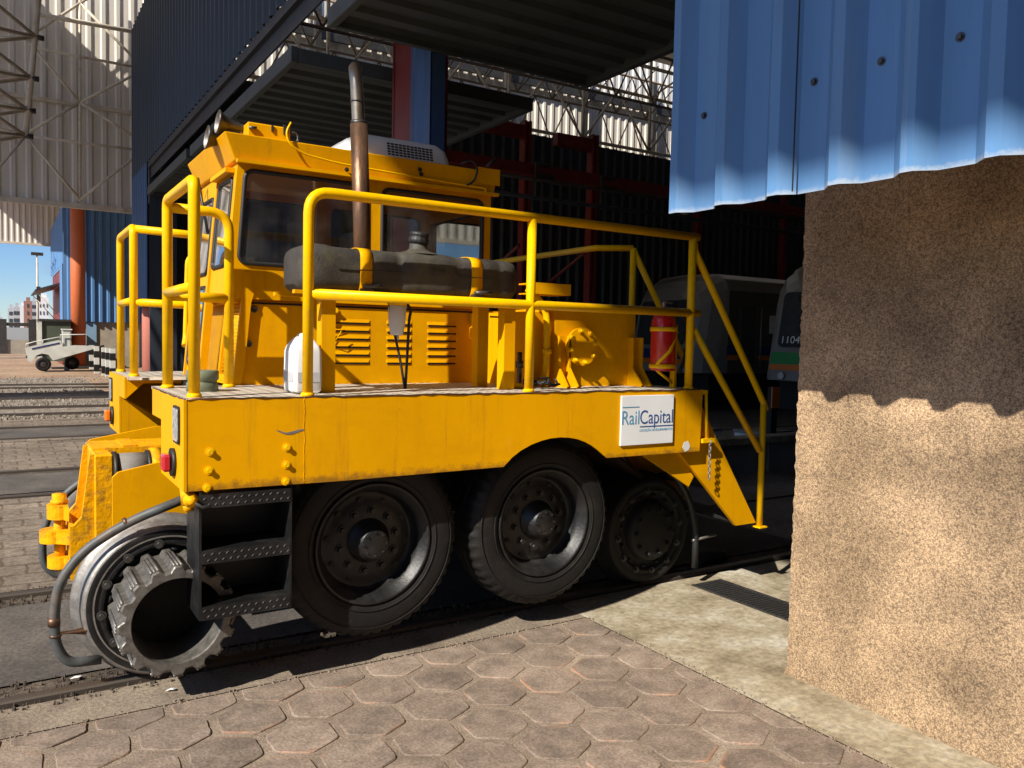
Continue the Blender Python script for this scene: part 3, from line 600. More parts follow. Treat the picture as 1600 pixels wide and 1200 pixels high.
# steel posts between the doors and along the inside
m = MB().box(3.35, 3.75, 7.22, 7.28, 0, 6.8).box(3.35, 3.37, 7.28, 7.62, 0, 6.8).box(3.35, 3.75, 7.60, 7.66, 0, 6.8); m.build('door_post', 'redsteel', shed)
m = MB(); corr_ph(m, (3.34, 7.2, 0), (0, -1, 0), (-1, 0, 0), (0, 0, 1), .42, 7, .42, .03, phase=.3); m.box(3.36, 3.50, 6.79, 7.2, 0, 7); m.build('post_cladding', 'bluemid', shed)
for (px, ptop, y) in ((822, 190, 14), (927, 212, 14), (1092, 300, 17), (1226, 300, 17)):
    p = at(px, ptop, y=y); hw = .085; b = MB().box(p.x-hw, p.x-hw*.3, p.y-.1, p.y+.1, 0, p.z).box(p.x+hw*.3, p.x+hw, p.y-.1, p.y+.1, 0, p.z).box(p.x-hw*.3, p.x+hw*.3, p.y-.02, p.y+.02, 0, p.z)
    if ptop < 250: b.box(p.x-1.0, p.x-hw, p.y-.09, p.y+.09, p.z-.35, p.z-.1)
    b.tube([(p.x-.1, p.y, 3.6), (p.x-.1, p.y+2.6, 2.5)], .04, 8); b.build('steel_column', 'redsteel', shed)
a, b = at(712, 247, y=13), at(1262, 345, y=13)
m = MB().box(a.x-1, b.x+6, 12.9, 13.1, a.z-.10, a.z+.10); m.build('crane_beam', 'redsteel', shed)
a = at(712, 262, y=12.6); MB().tube([(a.x-2, 12.6, a.z), (a.x+16, 12.6, a.z)], .035, 8).build('conduit', 'dsteel', shed)
a = at(770, 300, y=12.4); MB().tube([(a.x-3, 12.4, a.z), (a.x+16, 12.4, a.z)], .04, 8).build('service_pipe', 'bluedark', shed)
for px, py in ((838, 275), (940, 295)):
    p = at(px, py, y=12.7); MB().box(p.x-.03, p.x+.03, 12.66, 12.72, p.z-.4, p.z+.25).box(p.x, p.x+.35, 12.62, 12.76, p.z-.04, p.z+.04).box(p.x, p.x+.3, 12.62, 12.76, p.z+.2, p.z+.25).build('pipe_bracket', 'dsteel', shed)
# ================================================================ the big space frame roof over everything
ZR = 10.4; XE = 3.43-1.15*(ZR-1.315)
roof = empty('space_frame_roof', (2, 21, 4.5), 'huge cream space frame roof with corrugated end walls high over the tracks', 'roof')
m = MB()
for x0, x1, y0, y1 in ((XE, 45, -30, 19.25), (XE, -1.1, 19.25, 21.0)): m.box(x0, x1, y0, y1, ZR, ZR+.12)
m.xy([(-5.2, 21.1), (45, 21.1), (45, 62), (-1.4, 62)], ZR, ZR+.12)
m.build('roof_sheet', 'greycl', roof)
m = MB(); corr_ph(m, (-9, 21, 4.56), (1, 0, 0), (0, -1, 0), (0, 0, 1), 12.2, 2.24, .3, .034, top=.25, slope=.12)
corr_ph(m, (-9, 21.06, 6.78), (1, 0, 0), (0, -1, 0), (0, 0, 1), 54, ZR+2.3-6.78, .3, .034, top=.25, slope=.12); m.build('end_wall', 'greycl', roof)
m = MB(); corr_ph(m, (-9, 56, 6.86), (1, 0, 0), (0, -1, 0), (0, 0, 1), 12, ZR-6.86, .3, .05, top=.25, slope=.12); m.build('far_end_wall', 'greycl', roof)
m = MB().box(-9, 2.9, 20.9, 21.02, 4.44, 4.56).box(-9, 2.9, 20.86, 20.95, 6.72, 6.80).box(-9, 3, 55.9, 56.05, 6.74, 6.87); m.build('wall_rail', 'truss', roof)
def member(pts, y, r, name='truss_member', n=7):
    b = MB()
    for a, c in pts: b.cyl(at(*a, y=y) if len(a) == 2 else Vector(a), at(*c, y=y) if len(c) == 2 else Vector(c), r, n=n)
    return b.build(name, 'truss', roof)
g1 = [((125, -60), (125, 315)), ((125, 312), (40, 212)), ((125, 312), (228, 232)), ((125, 160), (228, 225)), ((125, 160), (228, 108)), ((125, 160), (42, 208)), ((125, 5), (228, 110)), ((125, 5), (40, 60)), ((125, 5), (228, -60)), ((40, 212), (228, 236)), ((55, 75), (228, 108)), ((-200, 190), (40, 212)), ((40, 60), (125, 160)), ((40, 212), (-60, 330))]
member(g1, 20.6, .032, 'end_wall_bracing')
member([((57, 22), (228, 53))], 20.3, .05, 'end_wall_chord')
k1 = [(62, -10), (57, 58), (49, 122), (44, 172), (40, 212)]
b = MB(); b.cyl(at(64, -40, y=17), at(40, 213, y=17), .05, n=9); b.build('hanging_strut', 'truss', roof)
nodes = [at(p[0], p[1], y=17) for p in k1]
b = MB()
for i, nd in enumerate(nodes):
    for (dx, dy, dz) in ((-3.2, -2.4, -.55), (-3.4, -.6, -1.25), (-2.6, 2.6, .9), (-3.0, -3.0, 1.2)):
        b.cyl(nd, nd+Vector((dx, dy, dz)), .032, n=6)
    if i: b.cyl(nodes[i-1], nd+Vector((-2.6, 2.6, .9)), .022, n=6)
b.build('strut_bracing', 'truss', roof)
b = MB()
for nd in nodes: b.tube([nd+Vector((-.06, 0, 0)), nd+Vector((.12, 0, 0))], .05, 8)
b.split('strut_node', 'dsteel', roof)
# frame of the inner bay, seen over the partition wall
b = MB()
def xt(z, y): b.cyl((4, y, z), (42, y, z), .05, n=7)
for z, y in ((7.4, 18.6), (9.0, 18.6), (9.0, 16.6), (10.1, 17.6)): xt(z, y)
x = 4.0; k = 0
while x < 40:
    b.cyl((x, 18.6, 7.4), (x+1.25, 18.6, 9.0), .035, n=6); b.cyl((x+1.25, 18.6, 9.0), (x+2.5, 18.6, 7.4), .035, n=6); b.cyl((x, 18.6, 7.4), (x, 18.6, 10.3), .045, n=6)
    b.cyl((x, 18.6, 9.0), (x+1.25, 17.6, 10.1), .03, n=6); b.cyl((x+1.25, 17.6, 10.1), (x+2.5, 16.6, 9.0), .03, n=6); b.cyl((x, 16.6, 9.0), (x+2.5, 18.6, 9.0), .03, n=6)
    b.cyl((x+1.25, 17.6, 10.1), (x+1.25, 12, 10.1), .03, n=6)
    x += 2.5
b.build('inner_bay_truss', 'truss', roof)
b = MB()
for z in (9.55,): b.box(4, 42, 20.86, 20.94, z-.12, z+.12)
for i in range(13): b.box(4+i*2.9, 4.16+i*2.9, 20.7, 20.85, 6.8, 10.4)
b.build('wall_framing', 'dsteel', roof)
b = MB()
for y in (9, 11.5, 14): xt(9.6, y); 
for x in range(5, 30, 3):
    for y in (9, 11.5): b.cyl((x, y, 9.6), (x+1.5, y+2.5, 9.6), .03, n=6); b.cyl((x, y, 9.6), (x+1.5, y+1.25, 10.3), .03, n=6)
b.build('roof_grid', 'truss', roof)
b = MB()
for y0 in (15.2, 19.6):
    for z in (7.5, 8.7, 9.9): b.cyl((4, y0, z), (40, y0, z), .035, n=6)
    for i in range(30):
        x = 4+i*1.2
        for z in (7.5, 8.7): b.cyl((x, y0, z), (x+.6, y0, z+1.2), .022, n=5); b.cyl((x+.6, y0, z+1.2), (x+1.2, y0, z), .022, n=5)
        b.cyl((x, y0, 8.7), (x+.6, y0-1.2, 9.9), .02, n=5)
b.build('lattice_girder', 'darktruss', roof)
b = MB()
for y in (48, 50.5, 53): b.cyl((-8, y, 9.0), (3, y, 9.0), .05, n=6)
for i in range(9):
    x = -7+i*1.2
    for y in (48, 50.5): b.cyl((x, y, 9.0), (x+1.2, y+2.5, 9.0), .04, n=6); b.cyl((x, y, 9.0), (x+.6, y+1, 10.3), .04, n=6); b.cyl((x+.6, y+1, 10.3), (x+1.2, y+2.5, 9.0), .04, n=6)
b.build('far_roof_grid', 'truss', roof)
def round_column(x, y, r, z, m, label):
    c = empty('round_column', (x, y, 0), label, 'column', 'round columns along the shed line')
    MB().cyl((x, y, -.05), (x, y, z), r, n=28).build('shaft', m, c)
    MB().box(x-r*1.3, x+r*1.3, y-r*1.3, y+r*1.3, -.04, .06).build('base', 'concrete_wall', c)
round_column(at(121.5, 400, y=42.8).x, 42.8, .31, 9, 'orange', 'tall orange round column in front of the far blue workshop')
round_column(2.73, 18.95, .20, 4.4, 'pink', 'faded pinkish red round column beside the far end of the shed doors')
# ================================================================ far things
ws = empty('blue_workshop', (6, 48, 0), 'blue corrugated workshop with a concrete base beyond the shed', 'workshop')
WY = 44.2; WX = at(99, 400, y=WY).x; wz = at(150, 503, y=WY).z; WT = 7.6
m = MB(); corr_ph(m, (WX, WY, wz), (1, 0, 0), (0, -1, 0), (0, 0, 1), 14, WT-wz, .34, .09, top=.3, slope=.15); m.build('south_cladding', 'blue', ws)
m = MB(); corr_ph(m, (WX, 55.5, 4.9), (0, -1, 0), (-1, 0, 0), (0, 0, 1), 11.3, WT-4.9, .42, .05); m.build('west_cladding', 'blue', ws)
m = MB(); corr_ph(m, (WX, 46.6, wz), (0, -1, 0), (-1, 0, 0), (0, 0, 1), 2.4, 4.9-wz, .42, .05); m.build('west_cladding', 'blue', ws)
x0 = at(134, 540, y=WY+.1).x
MB().box(x0, 18, WY+.1, WY+.35, -.05, wz+.02).build('base_wall', 'concrete_wall', ws); MB().box(WX, 18, WY+.1, 55.5, WT, WT+.1).build('roof', 'bluedark', ws)
MB().box(WX+.02, x0-.02, WY+.3, WY+.4, -.05, wz).build('recess_wall', 'dsteel', ws)
MB().box(x0+.02, at(151, 540, y=WY).x, WY+.03, WY+.095, .35, wz-.03).build('pale_door', 'paleblue', ws)
MB().box(WX+.06, WX+.12, 46.6, 55.5, 0, 4.9).build('red_shutter', 'redsteel', ws)
m = MB(); aw = MB().add([(WX, 46.8, 4.05), (WX, 54, 4.05), (WX-1.1, 54, 3.65), (WX-1.1, 46.8, 3.65), (WX, 46.8, 4.13), (WX, 54, 4.13), (WX-1.1, 54, 3.73), (WX-1.1, 46.8, 3.73)], [(0, 1, 2, 3), (4, 5, 6, 7), (2, 3, 7, 6), (0, 3, 7, 4), (1, 2, 6, 5)]).build('awning', 'dsteel', ws)
MB().tube([(WX, 47.5, 2.4), (WX-1.05, 47.5, 3.68)], .025, 6).tube([(WX, 53, 2.4), (WX-1.05, 53, 3.68)], .025, 6).split('awning_stay', 'truss', aw)
ct = empty('site_container', (2.0, 43.5, 0), 'dark green site container with a pale corner post behind the trailer', 'container')
MB().box(1.46, 2.62, 41.9, 43.9, .3, 2.1).build('body', 'green', ct); MB().box(1.36, 1.47, 41.82, 41.94, .2, 2.2).box(1.36, 1.47, 43.85, 43.98, .2, 2.2).split('corner_post', 'trailerw', ct)
MB().box(1.34, 2.64, 41.8, 44.0, 2.1, 2.2).build('roof', 'dsteel', ct)
cb = empty('switch_cabinet', (2.3, 40.4, 0), 'small light grey electrical cabinet beside the orange column', 'cabinet')
MB().box(2.18, 2.52, 40.2, 40.6, .9, 1.72).build('body', 'trailerw', cb); MB().box(2.15, 2.56, 40.15, 40.65, 1.72, 1.77).build('lid', 'white', cb); MB().box(2.25, 2.45, 40.25, 40.5, -.05, .9).build('plinth', 'concrete_wall', cb)
MB().box(2.2, 2.48, 40.188, 40.2, .95, 1.68).build('door', 'trailerw', cb)
# utility trailer
tr = empty('utility_trailer', (2.0, 39.5, 0), 'small white two wheeled utility trailer tilted on the gravel with low side rails', 'trailer')
def tp(x, z): return (x, z)
body = [(.78, .92), (1.1, 1.02), (2.05, 1.28), (2.1, .98), (2.62, 1.06), (3.42, 1.05), (3.45, .98), (2.3, .60), (1.75, .42), (1.6, .66), (1.35, .72), (1.15, .62), (1.0, .36), (.86, .40)]
for y in (38.9, 40.1): MB().xz(body, y, y+.05).build('side_panel', 'trailerw', tr)
MB().add([(.8, 38.95, .60), (3.4, 38.95, .98), (3.4, 40.1, .98), (.8, 40.1, .60), (.8, 38.95, .52), (3.4, 38.95, .90), (3.4, 40.1, .9), (.8, 40.1, .52)], [(0, 1, 2, 3), (4, 5, 6, 7), (0, 1, 5, 4), (2, 3, 7, 6)]).build('bed', 'dsteel', tr)
MB().xz([(1.0, .93), (2.0, 1.19), (2.0, 1.13), (1.0, .87)], 38.885, 38.9).build('stripe', 'stripeblue', tr)
MB().tube([(.8, 38.92, .95), (.8, 38.92, 1.1), (1.1, 38.92, 1.2), (2.0, 38.92, 1.42), (2.05, 38.92, 1.25)], .02, 6).tube([(1.4, 38.92, 1.1), (1.4, 38.92, 1.28)], .02, 6).tube([(2.1, 40.1, 1.0), (2.1, 40.1, 1.5), (3.1, 40.1, 1.55), (3.1, 40.1, 1.0)], .02, 6).build('rail', 'trailerw', tr)
MB().tube([(3.4, 39.5, .98), (3.75, 39.5, 1.06)], .04, 8).build('drawbar', 'dsteel', tr)
for x, y in ((1.40, 38.75), (2.55, 40.25)):
    wh = MB().lathe([(-.08, .16), (-.09, .2), (-.085, .27), (-.04, .29), (.04, .29), (.085, .27), (.09, .2), (.08, .16)], (x, y, .27), n=24).build('wheel', 'rubber', tr, org=(x, y, .27))
    MB().lathe([(-.07, .001), (-.075, .06), (-.05, .1), (-.06, .165), (.06, .165), (.05, .001)], (x, y, .27), n=20).build('rim', 'dsteel', wh)
# barrier posts, plants of the same kind
bp0 = None
for i, (x, y) in enumerate([(at(*q, z=0).x, at(*q, z=0).y) for q in ((143, 575), (151, 582), (169, 587), (176, 589), (163, 585))]):
    lab = 'black and white banded concrete barrier post standing along the workshop base wall'
    if bp0 is None:
        b = bp0 = empty('barrier_post', (x, y, 0), lab, 'barrier post', 'striped barrier posts by the workshop')
        MB().box(x-.09, x+.09, y-.09, y+.09, -.05, 1.05).build('shaft', 'trailerw', b)
        MB().box(x-.097, x+.097, y-.097, y+.097, .05, .33).box(x-.097, x+.097, y-.097, y+.097, .62, .88).split('black_band', 'black', b)
    else:
        b = copy_tree(bp0); b.location = (x, y, 0)
# pole with its fittings
po = empty('lighting_mast', (2.5, 62, 0), 'thin grey mast with a small head standing against the sky', 'mast')
p = at(58, 398, y=62); MB().cyl((p.x, 62, 0), (p.x, 62, p.z), .09, .05, 8).build('shaft', 'truss', po)
MB().box(p.x-.35, p.x+.35, 61.9, 62.1, p.z-.05, p.z+.15).build('head', 'dsteel', po); MB().box(p.x-.06, p.x+.18, 61.9, 62.1, 3.6, 4.6).build('fitting', 'dsteel', po)
# boundary fence / viaduct and town
vi = empty('boundary_wall', (-20, 70, 0), 'long low grey boundary wall with posts in front of the town', 'wall')
MB().box(-60, 3, 70, 70.3, -.05, 1.0).build('wall', 'concrete_wall', vi); MB().box(-60, 3, 69.95, 70.2, 2.0, 2.25).build('rail', 'dsteel', vi)
m = MB()
for x in [at(q, 520, y=70).x for q in (3, 52)]+[-8, -16]: m.box(x-.3, x+.3, 69.9, 70.3, 0, 2.5)
m.split('post', 'dsteel', vi)
MB().box(-60, 3.5, 72, 74, .2, 1.9).build('parapet', 'bldgr', vi)
def tower(px0, px1, ptop, y, m, label, nx, win='win', hw=.55):
    a, b = at(px0, ptop, y=y), at(px1, ptop, y=y); d = (b.x-a.x); t = empty('apartment_block', ((a.x+b.x)/2, y, 0), label, 'apartment block', 'apartment blocks on the skyline')
    MB().box(a.x, b.x, y, y+d, -.1, a.z).build('walls', m, t)
    if nx:
        q = MB(); z = 2.5
        while z < a.z-1.5:
            for i in range(nx):
                x = a.x+(i+.5)*d/nx; q.box(x-d/nx*hw*.5, x+d/nx*hw*.5, y-.15, y-.02, z, z+1.5)
            z += 3.1
        q.split('window', win, t)
    MB().box(a.x+d*.3, b.x-d*.2, y+1, y+d-1, a.z, a.z+1.6).build('roof_house', m, t)
tower(12, 22, 481, 420, 'bldgr', 'plain grey apartment block, leftmost of the white and brown group', 1)
tower(21, 31, 479, 405, 'bldgr', 'grey apartment block with full width dark balconies', 2, hw=.85)
tower(30, 43, 477, 415, 'bldw', 'blank white apartment block next to the brown one', 0)
tower(37, 50, 470, 400, 'bldbr', 'tall brown apartment block beside the white one', 1, hw=.2)
tower(49, 57, 470, 410, 'bldgr', 'dark windowed grey apartment block behind the mast', 3)
tower(60, 76, 464, 390, 'bldw', 'white apartment block with small windows next to the workshop edge', 3, hw=.3)
tower(-14, 4, 495, 300, 'bldgr', 'low grey block cut off by the left edge of the view', 4)
# ================================================================ the yellow road-rail shunter
V = empty('rail_shunter', (2.13, 4.905, 0), 'yellow road and rail shunting vehicle with black tyres, handrails and a narrow central cab', 'rail vehicle')
YC = 4.905; ZD = 1.350; YS = 3.53; XR = 3.625
def mir(y): return 2*YC-y
# --- deck body
b = MB()
arch = [(2.196, .967), (2.246, 1.012), (2.30, 1.046), (2.366, 1.074), (2.43, 1.092), (2.49, 1.102), (2.555, 1.105), (2.618, 1.100), (2.675, 1.089), (2.729, 1.070), (2.775, 1.048), (2.821, 1.018), (2.883, .972)]
skirt = [(.64, ZD), (.64, .965), (1.3, .960)]+arch+[(XR-.012, .970), (XR, ZD)]
b.xz(skirt, YS, YS+.012)
MB().xz([(.64, ZD), (.64, .965), (XR, .97), (XR, ZD)], mir(YS)-.012, mir(YS)).build('side_skirt', 'yellow', V)
b.box(XR-.012, XR-.002, YS+.013, 4.0, .98, ZD-.002)
sk = b.build('side_skirt', 'yellow_skirt', V)
fp = [(YS-.002, ZD), (YS-.002, .964), (4.09, .964), (4.09, 1.218), (4.355, 1.218), (4.355, ZD)]
MB().yz(fp, .628, .64).build('front_panel', 'yellow', V)
MB().yz([(mir(a), c) for a, c in fp], .628, .64).build('front_panel', 'yellow', V)
def gus(y0): 
    return MB().xz([(.641, ZD-.004), (3.5, ZD-.004), (3.5, 1.312), (.735, 1.312), (.641, 1.222)], y0-.006, y0+.006)
gus(4.349).build('inner_beam', 'yellow', V); gus(mir(4.349)).build('inner_beam', 'yellow', V)
lg = [(.641, 1.214), (.641, .966), (.98, .966), (.98, .985)]
MB().xz(lg, 4.078, 4.09).build('inner_gusset', 'yellow', V); MB().xz(lg, mir(4.09), mir(4.078)).build('inner_gusset', 'yellow', V)
MB().box(.641, XR-.02, YS+.013, 4.47, ZD-.012, ZD+.003).build('deck_plate', 'deckmesh', V)
MB().box(.641, XR-.02, 5.34, mir(YS)-.013, ZD-.012, ZD+.003).build('deck_plate', 'deckmesh', V)
MB().box(2.75, XR-.02, 4.47, 5.34, ZD-.012, ZD+.003).build('deck_plate', 'deckmesh', V)
c = MB().box(.95, 3.55, 4.40, 5.41, .55, 1.33).box(1.2, 3.5, 4.1, 5.7, .95, 1.3).cyl((.63, 4.0, .37), (.63, 5.8, .37), .06).cyl((3.64, 4.0, .37), (3.64, 5.8, .37), .06).cyl((1.55, 3.8, .60), (1.55, 6.0, .60), .09).cyl((2.57, 3.8, .60), (2.57, 6, .60), .09)
c.box(.9, 1.0, 4.2, 5.6, .95, 1.2)
c.build('chassis', 'dark', V)
# rivet-like bolts, corner fittings, damage on the skirt
m = MB()
for px, py in ((328, 706), (326, 735), (323, 762), (448, 699), (447, 726), (446, 752)):
    p = at(px, py, y=YS); m.hexbolt((p.x, YS, p.z), (0, -1, 0), .0115, .0125)
m.split('bolt', 'yellow_pipe', sk)
pts = [at(*q, y=YS) for q in ((431, 672), (437, 673), (446, 676), (453, 675), (463, 672), (474, 670), (476, 672), (466, 675), (456, 679), (447, 679), (438, 676))]
MB().xz([(q.x, q.z) for q in pts], YS-.0015, YS-.0005).build('torn_slit', 'steel', sk)
pts = [at(*q, y=YS) for q in ((1066, 699), (1069, 691), (1075, 689), (1078, 697), (1076, 703), (1070, 706))]
MB().xz([(q.x, q.z) for q in pts], YS-.0015, YS-.0005).build('bare_patch', 'white', sk)
m = MB(); rn = random.Random(2); y = YS-.0005
m.tube([(1.138+rn.uniform(-.002, .002), y, .962+i*.0129) for i in range(31)], .0013, 6); m.build('weld_seam', 'yellow_worn', sk)
m = MB(); pts = [(.642+i*.045, YS+.002+rn.uniform(-.004, .001), ZD+rn.uniform(-.0015, .004)) for i in range(67)]
m.tube(pts, .0045, 6); m.tube([(.632+rn.uniform(-.003, .003), YS+i*.0413, ZD+.001) for i in range(21)], .0045, 6); m.build('rusty_edge', 'rusty', sk)
# --- sign plate
sg = MB().bbox(2.971, 3.375, YS-.012, YS-.001, 1.036, 1.324, .002).build('sign_plate', 'plate', V)
yt = YS-.0125
text('lettering', 'Rail', 'inkcyan', sg, .115, side_text(2.978, yt, 1.158), .0006, .128)
text('lettering', 'Capital', 'inkblue', sg, .115, side_text(3.113, yt, 1.158), .0006, .256)
text('small_lettering', 'LOCAÇÃO DE EQUIPAMENTOS', 'inkcyan', sg, .02, side_text(3.112, yt, 1.114), .0006, .256)
MB().box(2.979, 3.104, yt-.0008, yt, 1.255, 1.260).build('line', 'inkcyan', sg); MB().box(3.112, 3.370, yt-.0008, yt, 1.139, 1.145).build('line', 'inkblue', sg)
# --- lamps on the two front blocks
def lamps(y_l, y_t, lens, sgn):
    h = MB().yz(rrect(y_l-.065, y_l+.065, 1.155, 1.315, .018), .619, .629).build('headlamp', 'black_rubber', V)
    MB().yz(rrect(y_l-.055, y_l+.055, 1.165, 1.305, .014), .616, .6205).build('lens', 'lensw', h)
    t = MB().cyl((.629, y_t, 1.062), (.612, y_t, 1.062), .062, n=24).build('tail_lamp', 'black_rubber', V)
    MB().bbox(.574, .6125, y_t-.038, y_t+.038, 1.024, 1.100, .010).build('lens', lens, t)
lamps(3.665, 3.745, 'lensred', 1); lamps(mir(3.665), mir(3.745), 'lensor', -1)
# small coupling cock under the near corner
m = MB().cyl((.66, 3.60, .97), (.66, 3.60, .90), .035, .03).cyl((.66, 3.60, .90), (.66, 3.60, .87), .022).lathe([(0, .0), (0, .030), (-.02, .032), (-.03, .018), (-.05, .018), (-.055, .0)], (.66, 3.565, .925), n=16); m.build('air_cock', 'yellow_worn', V)
MB().tube([(.66, 3.52, .925), (.70, 3.52, .895), (.78, 3.56, .90)], .007, 8).build('air_line', 'hose', V)
# --- step box hung below the skirt
st = MB().xz([(.690, .958), (.690, .405), (.700, .405), (.700, .958)], 3.535, 3.80).xz([(1.078, .945), (1.078, .400), (1.086, .400), (1.086, .945)], 3.535, 3.80)
st.box(.70, 1.078, 3.78, 3.80, .41, .95)
step = st.build('step_box', 'black', V)
for zt in (.945, .705, .462):
    m = MB().box(.700, 1.078, 3.532, 3.775, zt-.058, zt)
    for i in range(24):
        for j in range(2):
            x = .712+i*.0155; z = zt-.043+j*.026; d = 1 if (i+j) % 2 else -1
            m.add([(x-.007, 3.5325, z-.006*d), (x+.007, 3.5325, z+.008*d), (x+.003, 3.5325, z-.001), (x-.003, 3.5325, z+.003), (x, 3.528, z)], [(0, 2, 4), (2, 1, 4), (1, 3, 4), (3, 0, 4)])
    m.build('tread', 'black', step)
# --- road wheels
def road_wheel(x, y0, sgn, z=.604):
    r = .475
    prof = [(.045, .295), (.020, .30), (.004, .325), (.0, .36), (.001, .40), (.008, .43), (.020, .448), (.034, .463), (.05, .471), (.075, r), (.115, r), (.118, r-.012), (.128, r-.012), (.131, r), (.175, r), (.178, r-.012), (.188, r-.012), (.191, r), (.22, r), (.25, .463), (.27, .43), (.272, .36), (.25, .30)]
    prof = [(a*sgn, q) for a, q in prof]; N = 144
    def mod(i, k, q, th):
        if 6 <= i <= 9 or 18 <= i <= 19: return q-(.013 if (k % 3) == 0 else 0)
        return q
    t = MB().lathe(prof, (x, y0, z), n=N, mod=mod, smooth=True)
    wh = t.build('road_wheel', 'rubber', V, org=(x, y0, z))
    # raised rings and worn moulding on the sidewall
    q = MB().lathe([(.001*sgn, .418), (-.0035*sgn, .420), (.002*sgn, .423)], (x, y0, z), n=72).lathe([(.003*sgn, .332), (-.003*sgn, .335), (.002*sgn, .338)], (x, y0, z), n=72)
    q.build('sidewall_ring', 'rubber', wh)
    rim = MB().lathe([(s*sgn, q_) for s, q_ in ((.02, .302), (.006, .306), (.002, .300), (.004, .291), (.016, .287), (.022, .276), (.034, .272), (.040, .262), (.075, .256), (.115, .245), (.122, .232), (.098, .20), (.092, .125), (.094, .0))], (x, y0, z), n=64)
    rm = rim.build('rim', 'black', wh)
    hub = MB().lathe([(s*sgn, q_) for s, q_ in ((.093, .112), (.085, .112), (.082, .094), (.03, .088), (.024, .076), (.004, .073), (.0, .068), (.0, .0))], (x, y0, z), n=40)
    for k in range(8):
        a = k*math.pi/4; hub.hexbolt((x+.058*math.cos(a), y0+.0*sgn, z+.058*math.sin(a)), (0, -sgn, 0), .0055, .006)
    hub.build('hub', 'black', rm)
    for k in range(10):
        a = (k+.3)*math.pi/5; MB().hexbolt((x+.152*math.cos(a), y0+.094*sgn, z+.152*math.sin(a)), (0, -sgn, 0), .0155, .022).build('wheel_nut', 'black', rm)
    h = MB()
    for k in range(10):
        a = (k+.8)*math.pi/5; h.cyl((x+.208*math.cos(a), y0+.104*sgn, z+.208*math.sin(a)), (x+.208*math.cos(a), y0+.099*sgn, z+.208*math.sin(a)), .016, n=14)
    h.split('hand_hole', 'dark', rm)
    return wh
for x in (1.545, 2.57):
    road_wheel(x, 3.67, 1); road_wheel(x, mir(3.67), -1)
# --- rail wheels with sprocket drums
def rail_wheel(x, sgn, z=.375, front=True):
    y = (lambda v: v if sgn > 0 else mir(v))
    t = MB().lathe([(s*sgn, q) for s, q in ((.0, .300), (.0, .338), (.010, .350), (.105, .357), (.120, .372), (.128, .384), (.146, .388), (.155, .378), (.155, .30))], (x, y(3.985), z), n=96)
    wh = t.build('rail_wheel', 'steel' if front else 'dark', V, org=(x, y(3.985), z))
    cse = MB().lathe([(s*sgn, q) for s, q in ((.002, .302), (-.004, .318), (-.001, .332), (.002, .338))], (x, y(3.985), z), n=96)
    cse.lathe([(s*sgn, q) for s, q in ((.004, .304), (.010, .285), (.004, .278), (.004, .262), (.022, .256), (.022, .21), (.022, .0))], (x, y(3.985), z), n=72)
    ce = cse.build('wheel_centre', 'black' if front else 'dark', wh)
    if not front:
        q = MB().lathe([(s*sgn, r_) for s, r_ in ((.02, .20), (-.03, .19), (-.04, .17), (-.04, .0))], (x, y(3.985), z), n=40)
        for k in range(10): q.hexbolt((x+.15*math.cos(k*.628), y(3.945), z+.15*math.sin(k*.628)), (0, -sgn, 0), .012, .02)
        q.build('wheel_hub', 'dark', ce)
    bo = MB(); ho = MB()
    for k in range(12):
        a = (k+.2)*math.pi/6
        bo.hexbolt((x+.272*math.cos(a), y(3.989), z+.272*math.sin(a)), (0, -sgn, 0), .0135, .018)
        a += .26; ho.tube([(x+.238*math.cos(a-.07), y(4.0065), z+.238*math.sin(a-.07)), (x+.238*math.cos(a+.07), y(4.0065), z+.238*math.sin(a+.07))], .012, 10)
    bo.split('bolt', 'dsteel', ce); ho.split('slot', 'dark', ce)
    # cast numerals round the rim, worn past reading
    if not front: return wh
    NT = 16; N = NT*14
    def lobe(i, k, r, th):
        if i in (0, 1, 2, 3): 
            t = (k % 14)/14; c_ = math.cos(2*math.pi*t)
            g = max(-1, min(1, c_*1.9)); rr = r-.017*(1-g)/2*1.35
            return rr
        return r
    pr = [(.32, .246), (.012, .246), (.004, .243), (.0, .236), (.0, .190), (.01, .186), (.30, .182), (.302, .0)]
    d = MB().lathe([(s*sgn, q) for s, q in pr], (x, y(3.665), z), n=N, mod=lobe, smooth=False)
    dr = d.build('sprocket_drum', 'toothsteel', wh)
    MB().lathe([(.285*sgn, .180), (.285*sgn, .0)], (x, y(3.665), z), n=40).build('drum_web', 'dark', dr)
    for k in range(NT):
        a = 2*math.pi*k/NT; e = Vector((math.cos(a), 0, math.sin(a))); tn = Vector((-math.sin(a), 0, math.cos(a))); q = MB(); c0 = Vector((x, y(3.672), z))
        for i in (-1, 0, 1):
            for j in (0,):
                p0 = c0+e*.2445+tn*(i*.0145); q.tube([p0, p0+Vector((0, .24*sgn, 0))], .0062, 6)
        q.build('tooth_tip', 'toothsteel', dr)
    lb = MB()
    for k in range(6):
        a = k*math.pi/3+.3; lb.hexbolt((x+.13*math.cos(a), y(3.966), z+.13*math.sin(a)), (0, -sgn, 0), .015, .02)
    lb.split('drum_bolt', 'dark', wh)
    return wh
for x in (.632, 3.64):
    rail_wheel(x, 1, front=x < 1); rail_wheel(x, -1, front=x < 1)
